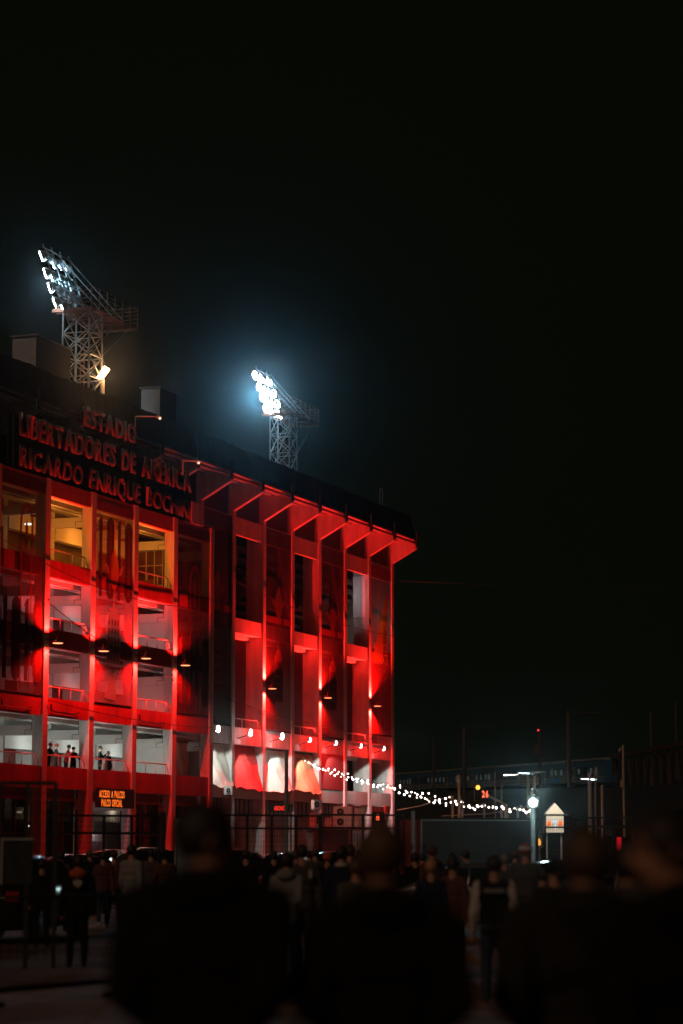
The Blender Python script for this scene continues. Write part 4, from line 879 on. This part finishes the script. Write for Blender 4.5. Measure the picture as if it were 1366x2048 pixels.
def person(loc, yaw, H, label, top, legs, hair=HAIRD, hat=None, stride=0, arms=('down', 'down'), bulk=1.0, shoe=SHOEB, voxel=.022, head_yaw=0, lean=0, hood=None, sit=False, group='people in the crowd', emblem=None, sleeve=None, name='person'):
    """one continuous body grown from joints by voxel remesh; y forward in local space"""
    V = Vector; h = H; t = empty(name, loc, yaw, label, 'person', group); parts = []
    def S(a, b, r0, r1, tg): parts.append((V(a), V(b), r0 * h, r1 * h, tg))
    def U(x, y, z): return V((x * h, y * h, z * h))
    b = bulk; hip = .52; ly = lean
    if sit: hip = .30
    pel = U(0, 0, hip); chest = U(0, ly * .6, hip + .22); nk = U(0, ly, hip + .325); hd = U(0, ly * 1.1 + .012, hip + .408)
    S(U(-.034 * b, 0, hip - .005), U(.034 * b, 0, hip - .005), .062 * b, .062 * b, 'legs')
    for k, (z, w, r) in enumerate(((-.01, .034, .066), (.05, .032, .063), (.12, .034, .061), (.20, .042, .062), (.255, .052, .052))):
        yy = ly * z / .33; bb = b ** (.5 if z < .15 else 1); S(U(-w * bb, yy, hip + z), U(w * bb, yy, hip + z), r * bb, r * bb, 'top')
    S(U(-.075 * b, ly * .85, hip + .278), U(.075 * b, ly * .85, hip + .278), .040 * b, .040 * b, 'top'); S(U(-.045 * b, ly * .9, hip + .292), U(.045 * b, ly * .9, hip + .292), .034, .034, 'top')
    S(U(0, ly * .9, hip + .30), U(0, ly, hip + .35), .036, .033, 'skin')
    cy, sy = math.cos(head_yaw), math.sin(head_yaw)
    def HD(x, y, z): return hd + V(((x * cy - y * sy) * h, (x * sy + y * cy) * h, z * h))
    S(HD(0, -.012, .016), HD(0, .012, .020), .0455, .0445, 'skin'); S(HD(0, .012, -.02), HD(0, .022, -.032), .040, .030, 'skin')
    S(HD(0, .055, -.002), HD(0, .066, -.012), .006, .009, 'skin')
    for sx in (-1, 1): S(HD(sx * .045, -.002, .006), HD(sx * .047, -.006, -.012), .010, .008, 'skin'); S(HD(sx * .02, .05, .008), HD(sx * .021, .0505, .008), .0085, .0085, 'eye')
    S(HD(-.012, .053, -.030), HD(.012, .053, -.030), .006, .006, 'skin')
    for sx, side in ((-1, 0), (1, 1)):
        ph = stride * (1 if side else -1)
        if sit: kn = U(sx * .06, .20, hip + .0); an = U(sx * .06, .22, .04)
        else: kn = U(sx * .060, ph * .55 + (.02 if ph else 0), .285); an = U(sx * .062, ph * 1.0 - (.05 if ph < 0 else 0), .045 + (.035 if ph < -.05 else 0))
        S(U(sx * .048, 0, hip - .02), kn, .052 * b, .036, 'legs'); S(kn, an, .040, .029, 'legs')
        S(an + U(0, -.012, -.018), an + U(sx * .008, .085, -.026), .024, .019, 'shoe')
        sh = U(sx * .096 * b, ly * .85, hip + .278); a = arms[side]
        if a == 'down': el = sh + U(sx * .035, -.01 - ph * .3, -.175); wr = el + U(sx * .005, .035 - ph * .4, -.145)
        elif a == 'pocket': el = sh + U(sx * .066, -.04, -.165); wr = el + U(-sx * .062, .085, -.105)
        elif a == 'jacket': el = sh + U(sx * .010, -.05, -.150); wr = el + U(-sx * .085, .09, -.095)
        elif a == 'elbow': el = sh + U(sx * .034, -.05, -.150); wr = el + U(-sx * .095, .09, -.095)
        elif a == 'out': el = sh + U(sx * .075, .02, -.14); wr = el + U(sx * .06, .09, -.06)
        elif a == 'rail': el = sh + U(sx * .03, .06, -.15); wr = el + U(-sx * .03, .13, .01)
        elif a == 'up': el = sh + U(sx * .05, .08, -.12); wr = el + U(-sx * .05, .09, .10)
        S(sh, el, .038 * b, .032 * b, 'sleeve'); S(el, wr, .032 * b, .024 * b, 'sleeve')
        dr = (wr - el).normalized(); px = dr.cross(V((sx, 0, .01))).normalized()
        pm = wr + dr * .045 * h; S(wr, pm, .018, .021, 'skin')
        if a not in ('pocket', 'jacket', 'elbow'):
            cr = dr.cross(px)
            for f, (o, ln) in enumerate(((-.016, .030), (-.005, .037), (.006, .034), (.016, .026))):
                q0 = pm + px * o * h; q1 = q0 + dr * ln * .6 * h + cr * .004 * h; S(q0, q1, .0062, .0056, 'skin'); S(q1, q1 + (dr * .8 + cr * .5).normalized() * ln * .55 * h, .0056, .0046, 'skin')
            S(wr + dr * .015 * h - px * .016 * h, wr + dr * .045 * h - px * .036 * h, .0072, .0058, 'skin')
    m = MB()
    for a_, b_, r0, r1, tg in parts: q = seg(a_, b_, r0, r1, 10); m.add(q.v, q.f)
    ob = bpy.data.objects.new('tmp', m.mesh('tmp')); COL.objects.link(ob)
    md = ob.modifiers.new('r', 'REMESH'); md.mode = 'VOXEL'; md.voxel_size = voxel
    ms = ob.modifiers.new('s', 'SMOOTH'); ms.iterations = 2; ms.factor = .5
    dg = bpy.context.evaluated_depsgraph_get(); dg.update(); me = bpy.data.meshes.new_from_object(ob.evaluated_get(dg)); bpy.data.objects.remove(ob)
    me.name = 'body'; me.materials.clear()
    mats = [SKIN, top, legs, shoe, sleeve or top, BLACKP]; ix = {'skin': 0, 'top': 1, 'legs': 2, 'shoe': 3, 'sleeve': 4, 'eye': 5}
    for q in mats: me.materials.append(q)
    n = len(me.polygons); cen = np.empty(n * 3); me.polygons.foreach_get('center', cen); cen = cen.reshape(-1, 3); best = np.full(n, 1e9); idx = np.zeros(n, int)
    for a_, b_, r0, r1, tg in parts:
        A = np.array(a_); AB = np.array(b_) - A; l2 = max(1e-9, AB @ AB); u = np.clip(((cen - A) @ AB) / l2, 0, 1); d = np.linalg.norm(cen - A - u[:, None] * AB, axis=1) - (r0 + (r1 - r0) * u)
        if tg == 'eye': d = d - .002
        k = d < best; best[k] = d[k]; idx[k] = ix[tg]
    me.polygons.foreach_set('material_index', idx.astype(np.int32)); me.polygons.foreach_set('use_smooth', [True] * n); me.update()
    bo = bpy.data.objects.new('body', me); COL.objects.link(bo); bo.parent = t
    # hair or hat as a shell over the skull
    def shell(r, zmin, m_, nm, front=.6, sc_=(1.0, 1.1, 1.1), bumps=.0):
        mm = MB(); vs = []; N, M = 18, 8
        for j in range(M + 1):
            for i in range(N):
                a = 2 * math.pi * i / N; yb = math.sin(a); lo = zmin + (front - zmin) * max(0, yb) ** 1.5 if front > zmin else zmin
                e = lo + (math.pi / 2 - lo) * j / M; rr = r * h * (1 + bumps * random.uniform(-1, 1)); p_ = V((rr * math.cos(e) * math.cos(a) * sc_[0], rr * math.cos(e) * math.sin(a) * sc_[1], rr * math.sin(e) * sc_[2]))
                vs.append(HD(p_.x / h, p_.y / h - .004, p_.z / h + .016))
        fs = [(j * N + i, j * N + (i + 1) % N, (j + 1) * N + (i + 1) % N, (j + 1) * N + i) for j in range(M) for i in range(N)]; mm.add(vs, fs); o = mm.build(nm, m_, t, True)
        so_ = o.modifiers.new('thick', 'SOLIDIFY'); so_.thickness = .012; so_.offset = 1; return o
    if hat is None:
        if hair: shell(.0475, -.95, hair, 'hair', .5, (1, 1.2, 1.15), .04)
    elif hat[0] == 'cap':
        shell(.050, -.05, hat[1], 'cap', -.05, (1, 1.2, 1.1)); MB().grid(lambda u, v: tuple(HD((u - .5) * .085, .045 + .055 * v * (1 - (2 * u - 1) ** 2 * .5), .022 - .012 * v)), 6, 3).build('cap_peak', hat[1], t, True); shell(.047, -.8, hair, 'hair', .5, (1, 1.18, 1.1))
    elif hat[0] == 'beanie':
        shell(.050, -.25, hat[1], 'beanie', .05, (1, 1.18, 1.25))
        if len(hat) > 2:
            MB().lathe([(.066 * h, .010 * h), (.064 * h, .030 * h), (.055 * h, .046 * h)], 18, HD(0, -.004, .014), cap=False).build('beanie_band', hat[2], t, True)
        MB().ball(HD(0, -.004, .082), .012 * h).build('pompom', hat[1], t, True)
    if hood: 
        ch = U(0, ly - .045, hip + .315); MB().ball(ch, .055 * h, 14, 8, (1.35 * b ** .5, .85, .85)).build('hood', hood, t, True)
    if emblem == 'trefoil':
        y = -.088 * h * b; z0 = (hip + .20) * h
        for ax, ln in ((-.55, .055), (0, .066), (.55, .055)):
            c_ = V((math.sin(ax) * .030 * h, y - .012, z0 + math.cos(ax) * .030 * h)); P = []
            for k in range(14):
                a = 2 * math.pi * k / 14; u = math.cos(a) * .017 * h; w = math.sin(a) * ln * .62 * h; P.append((c_.x + u * math.cos(ax) + w * math.sin(ax), c_.z - u * math.sin(ax) + w * math.cos(ax)))
            MB().prism(P, 'y', y - .016, y - .012).build('emblem_leaf', C_WHITE, t)
        for k in range(3): MB().box(-.035 * h, .035 * h, y - .02, y - .0165, z0 - (.012 + k * .011) * h, z0 - (.007 + k * .011) * h).build('emblem_gap', top, t)
    if emblem == 'patch': MB().box(.035 * h, .062 * h, -.098 * h * b, -.092 * h * b, (hip + .21) * h, (hip + .275) * h).build('patch', C_WHITE, t)
    if emblem == 'name':
        MB().box(-.07 * h, .07 * h, -.088 * h * b - .012, -.088 * h * b - .006, (hip + .235) * h, (hip + .262) * h).build('name_strip', C_GREY, t)
    if emblem == 'collar': MB().lathe([(.058 * h, .0), (.052 * h, .03 * h)], 14, U(0, ly * .9, hip + .315), cap=False).build('collar', C_WHITE, t, True)
    if emblem == 'cuffband': MB().lathe([(.08 * h, .0), (.072 * h, .022 * h)], 14, U(0, ly * .9 - .01, hip + .295), cap=False).build('hood_band', C_WHITE, t, True)
    return t
def pos(x, Y, z=0): return ((x - 683) / FPX * Y * math.cos(PITCH), Y, z)
# foreground, out of focus, walking away
FG = 'dark figures in the foreground'
person(pos(410, 8.8), R_(-8), 1.87, 'big dark foreground figure on the left, head turned right, hands in pockets', C_BLACK, C_BLACK, HAIRD, arms=('jacket', 'jacket'), bulk=1.34, voxel=.014, head_yaw=R_(-65), group=FG, hood=C_BLACK)
person(pos(764, 8.9), R_(3), 1.80, 'big dark foreground figure in the middle with short brown hair, hands in pockets', C_BLACK, C_BLACK, HAIRB, arms=('elbow', 'elbow'), bulk=1.2, voxel=.014, group=FG, hood=C_BLACK)
person(pos(1172, 9.4), R_(6), 1.78, 'dark foreground figure in an olive coat, right of the house shaped sign', C_OLIVE, C_BLACK, HAIRB, arms=('elbow', 'jacket'), bulk=1.45, voxel=.014, group=FG, hood=C_OLIVE)
person(pos(1340, 7.8), R_(25), 1.83, 'dark foreground figure cut by the right edge, cheek lit warm', C_BLACK, C_BLACK, HAIRD, arms=('jacket', 'jacket'), bulk=1.3, voxel=.014, head_yaw=R_(70), group=FG, hood=C_BLACK)
person(pos(1258, 12.5), R_(0), 1.74, 'dark foreground figure between the olive coat and the right edge', C_COAL, C_BLACK, HAIRD, arms=('jacket', 'elbow'), bulk=1.25, voxel=.016, group=FG, hood=C_COAL)
# middle ground
person(pos(157, 36), R_(4), 1.64, 'person with a white three leaf emblem on the back and a red hood', C_BLACK, C_BLACK, HAIRD, hood=C_ORED, emblem='trefoil', stride=.05, bulk=1.08)
person(pos(207, 55), R_(10), 1.68, 'person in a brown jacket walking behind the crowd barrier', C_BROWN, C_JEAN, shoe=SHOEW, stride=.09)
person(pos(228, 58), R_(-5), 1.70, 'person in a reddish brown coat beside the white sweater', C_BROWN, C_BLACK, stride=.04, hat=('cap', C_BROWN))
person(pos(263, 47), R_(-25), 1.82, 'person in a pale grey sweater walking left of the big foreground figure', C_GREY, C_BLACK, stride=.08, sleeve=C_GREY)
person(pos(122, 52), R_(8), 1.70, 'dark person left of the emblem jacket', C_COAL, C_BLACK); person(pos(302, 62), R_(0), 1.74, 'dark person right of the pale grey sweater', C_COAL, C_BLACK, stride=.05); person(pos(85, 44), R_(0), 1.55, 'dark person at the left behind the fence gate', C_BLACK, C_BLACK)
person(pos(604, 36), R_(12), 1.79, 'person in a charcoal jacket with a white patch on the shoulder', C_COAL, C_COAL, emblem='patch', bulk=1.15, stride=.05)
person(pos(655, 47), R_(-10), 1.66, 'person in a bright red cap seen from behind', C_BLACK, C_BLACK, hat=('beanie', C_ORED)); person(pos(683, 36), R_(-15), 1.77, 'person with a pale collar beside the red cap', C_NAVY, C_BLACK, emblem='collar', bulk=1.05)
person(pos(592, 50), R_(0), 1.72, 'person with a fur collar behind the white patch', C_BLACK, C_BLACK, HAIRB, emblem=None); person(pos(700, 44), R_(0), 1.80, 'tall dark person behind the middle foreground figure', C_BLACK, C_BLACK); person(pos(630, 56), R_(20), 1.76, 'dark person under the kiosk, half hidden by the red cap', C_COAL, C_BLACK, HAIRB)
person(pos(865, 44), R_(20), 1.78, 'person with a reddish hood right of the middle foreground figure', C_BROWN, C_BLACK, hood=C_BROWN, hat=('beanie', C_BROWN)); person(pos(862, 33), R_(-10), 1.58, 'person with pale hair and a blue grey jacket near the reddish hood', C_NAVY, C_BLACK, hair=mat('fair_hair', (.4, .22, .09), .6))
person(pos(932, 57), R_(75), 1.70, 'man in black walking to the left with a pale hood and white shoes', C_BLACK, C_BLACK, shoe=SHOEW, stride=.12, hood=C_GREY, arms=('down', 'out'))
person(pos(988, 27), R_(-4), 1.65, 'person in a dark jersey with white sleeves and a name strip', C_BLACK, C_JEAN, emblem='name', sleeve=C_WHITE, bulk=1.1, stride=.06, voxel=.02)
person(pos(1009, 44), R_(0), 1.64, 'person with grey hair behind the dark jersey', C_COAL, C_BLACK, hair=mat('grey_hair', (.18, .16, .15), .7)); person(pos(1051, 40), R_(-12), 1.80, 'person in a red and white striped woollen hat', C_COAL, C_BLACK, hat=('beanie', C_RED, C_WHITE), bulk=1.1); person(pos(1085, 30), R_(15), 1.50, 'short person in a dark coat right of the striped hat', C_COAL, C_BLACK)
person(pos(548, 52), R_(5), 1.70, 'dark person left of the tall grey pole', C_BLACK, C_BLACK); person(pos(492, 50), R_(-5), 1.72, 'dark person behind the left foreground figure', C_BLACK, C_BLACK, emblem=None); person(pos(1246, 62), R_(30), 1.6, 'dim person standing by the red side of the street kiosk', C_GREY, C_BLACK)
person(pos(830, 50), R_(0), 1.66, 'dark person left of the reddish hood', C_BLACK, C_BLACK, HAIRD); person(pos(905, 62), R_(0), 1.66, 'dark person left of the walking man', C_BLACK, C_BLACK)
for k, (x, Y, H_, tp_, lb_) in enumerate(((618, 64, 1.70, C_GREY, 'person in a grey top behind the charcoal jacket'), (720, 58, 1.72, C_BROWN, 'person in a brown coat behind the middle foreground figure'), (846, 63, 1.62, C_RED, 'person in a dull red top left of the reddish hood'), (1030, 54, 1.72, C_BLACK, 'dark person left of the striped hat'), (330, 57, 1.68, C_BROWN, 'person in brown before the grey tall car'), (180, 66, 1.72, C_NAVY, 'person in navy behind the emblem jacket'))):
    person(pos(x, Y), R_((-40, 15, 60, -15, 5, 30, -70, 20, -25, 45, -10, 35)[k]), H_, lb_, tp_, C_BLACK, hair=(HAIRD, HAIRB)[k % 2], stride=(.0, .06, .03, .1)[k % 4], arms=(('down', 'jacket'), ('elbow', 'down'), ('up', 'down'))[k % 3], voxel=.026, bulk=1 + .03 * (k % 5), hat=('cap', (C_RED, C_BLACK, C_WHITE)[k % 3]) if k % 3 == 1 else None)
person(pos(712, 29), R_(8), 1.60, 'dark person half hidden by the right shoulder of the middle foreground figure', C_COAL, C_BLACK, hair=HAIRB, arms=('jacket', 'elbow'), bulk=1.1)
person(pos(574, 31), R_(-12), 1.68, 'person in a dim grey jacket left of the white patch', C_GREY, C_JEAN, arms=('down', 'jacket'), stride=.06, hood=C_GREY)
person(pos(1108, 25), R_(10), 1.60, 'dark person before the small amber sign', C_OLIVE, C_BLACK, hat=('beanie', C_BLACK), arms=('jacket', 'down'), bulk=1.15)
person(pos(905, 33), R_(-20), 1.62, 'person in a dim red jacket before the silver car', C_BROWN, C_JEAN, arms=('jacket', 'down'), stride=.05)
# balcony
BG = 'people on the lowest balcony'
def balc(x, q, H, yaw, label, top, **k):
    a = (x - 683) / FPX; best = min((abs(W(s_ / 10, q, 0).x / W(s_ / 10, q, 0).y * math.cos(PITCH) - a), s_ / 10) for s_ in range(990, 1250)); return person(W(best[1], q, LV[0] + .012), ROT + yaw, H, label, top, C_BLACK, voxel=.03, group=BG, **k)
balc(105, 54.75, 1.70, R_(180), 'person in a red cap at the left end of the lowest balcony', C_BLACK, hat=('cap', C_RED), arms=('rail', 'rail'), lean=.05); balc(119, 55.0, 1.72, R_(215), 'second person in a red cap leaning on the lowest balcony rail', C_BLACK, hat=('cap', C_RED), arms=('rail', 'rail'))
balc(140, 54.75, 1.68, R_(190), 'person in a red jacket on the lowest balcony', C_RED, arms=('rail', 'up'), lean=.07); balc(154, 54.7, 1.60, R_(150), 'person in a dark cap reaching out along the balcony rail', C_BLACK, hat=('cap', C_BLACK), arms=('out', 'rail'))
balc(206, 54.9, 1.78, R_(200), 'tall person in black with a raised hand on the middle balcony', C_BLACK, arms=('up', 'down')); balc(223, 55.4, 1.62, R_(160), 'pale faced person standing back on the middle balcony', C_BLACK); balc(218, 54.65, 1.25, R_(180), 'small person in a blue grey jacket at the middle balcony rail', C_GREY)

# ================================================================== HAZE
hz = MB().box(-120, 120, -20, 660, -1, 48).build('haze', None); tag(hz, None, None, kind='stuff')
hm = bpy.data.materials.new('halo_haze'); hm.use_nodes = True; hm.node_tree.nodes.clear()
pv = hm.node_tree.nodes.new('ShaderNodeVolumePrincipled'); pv.inputs['Color'].default_value = (.9, .95, 1, 1); pv.inputs['Density'].default_value = .00012; pv.inputs['Anisotropy'].default_value = .982  # thin haze added to give the lamps their halo
ho = hm.node_tree.nodes.new('ShaderNodeOutputMaterial'); hm.node_tree.links.new(pv.outputs[0], ho.inputs['Volume'])
hz.data.materials.append(hm)
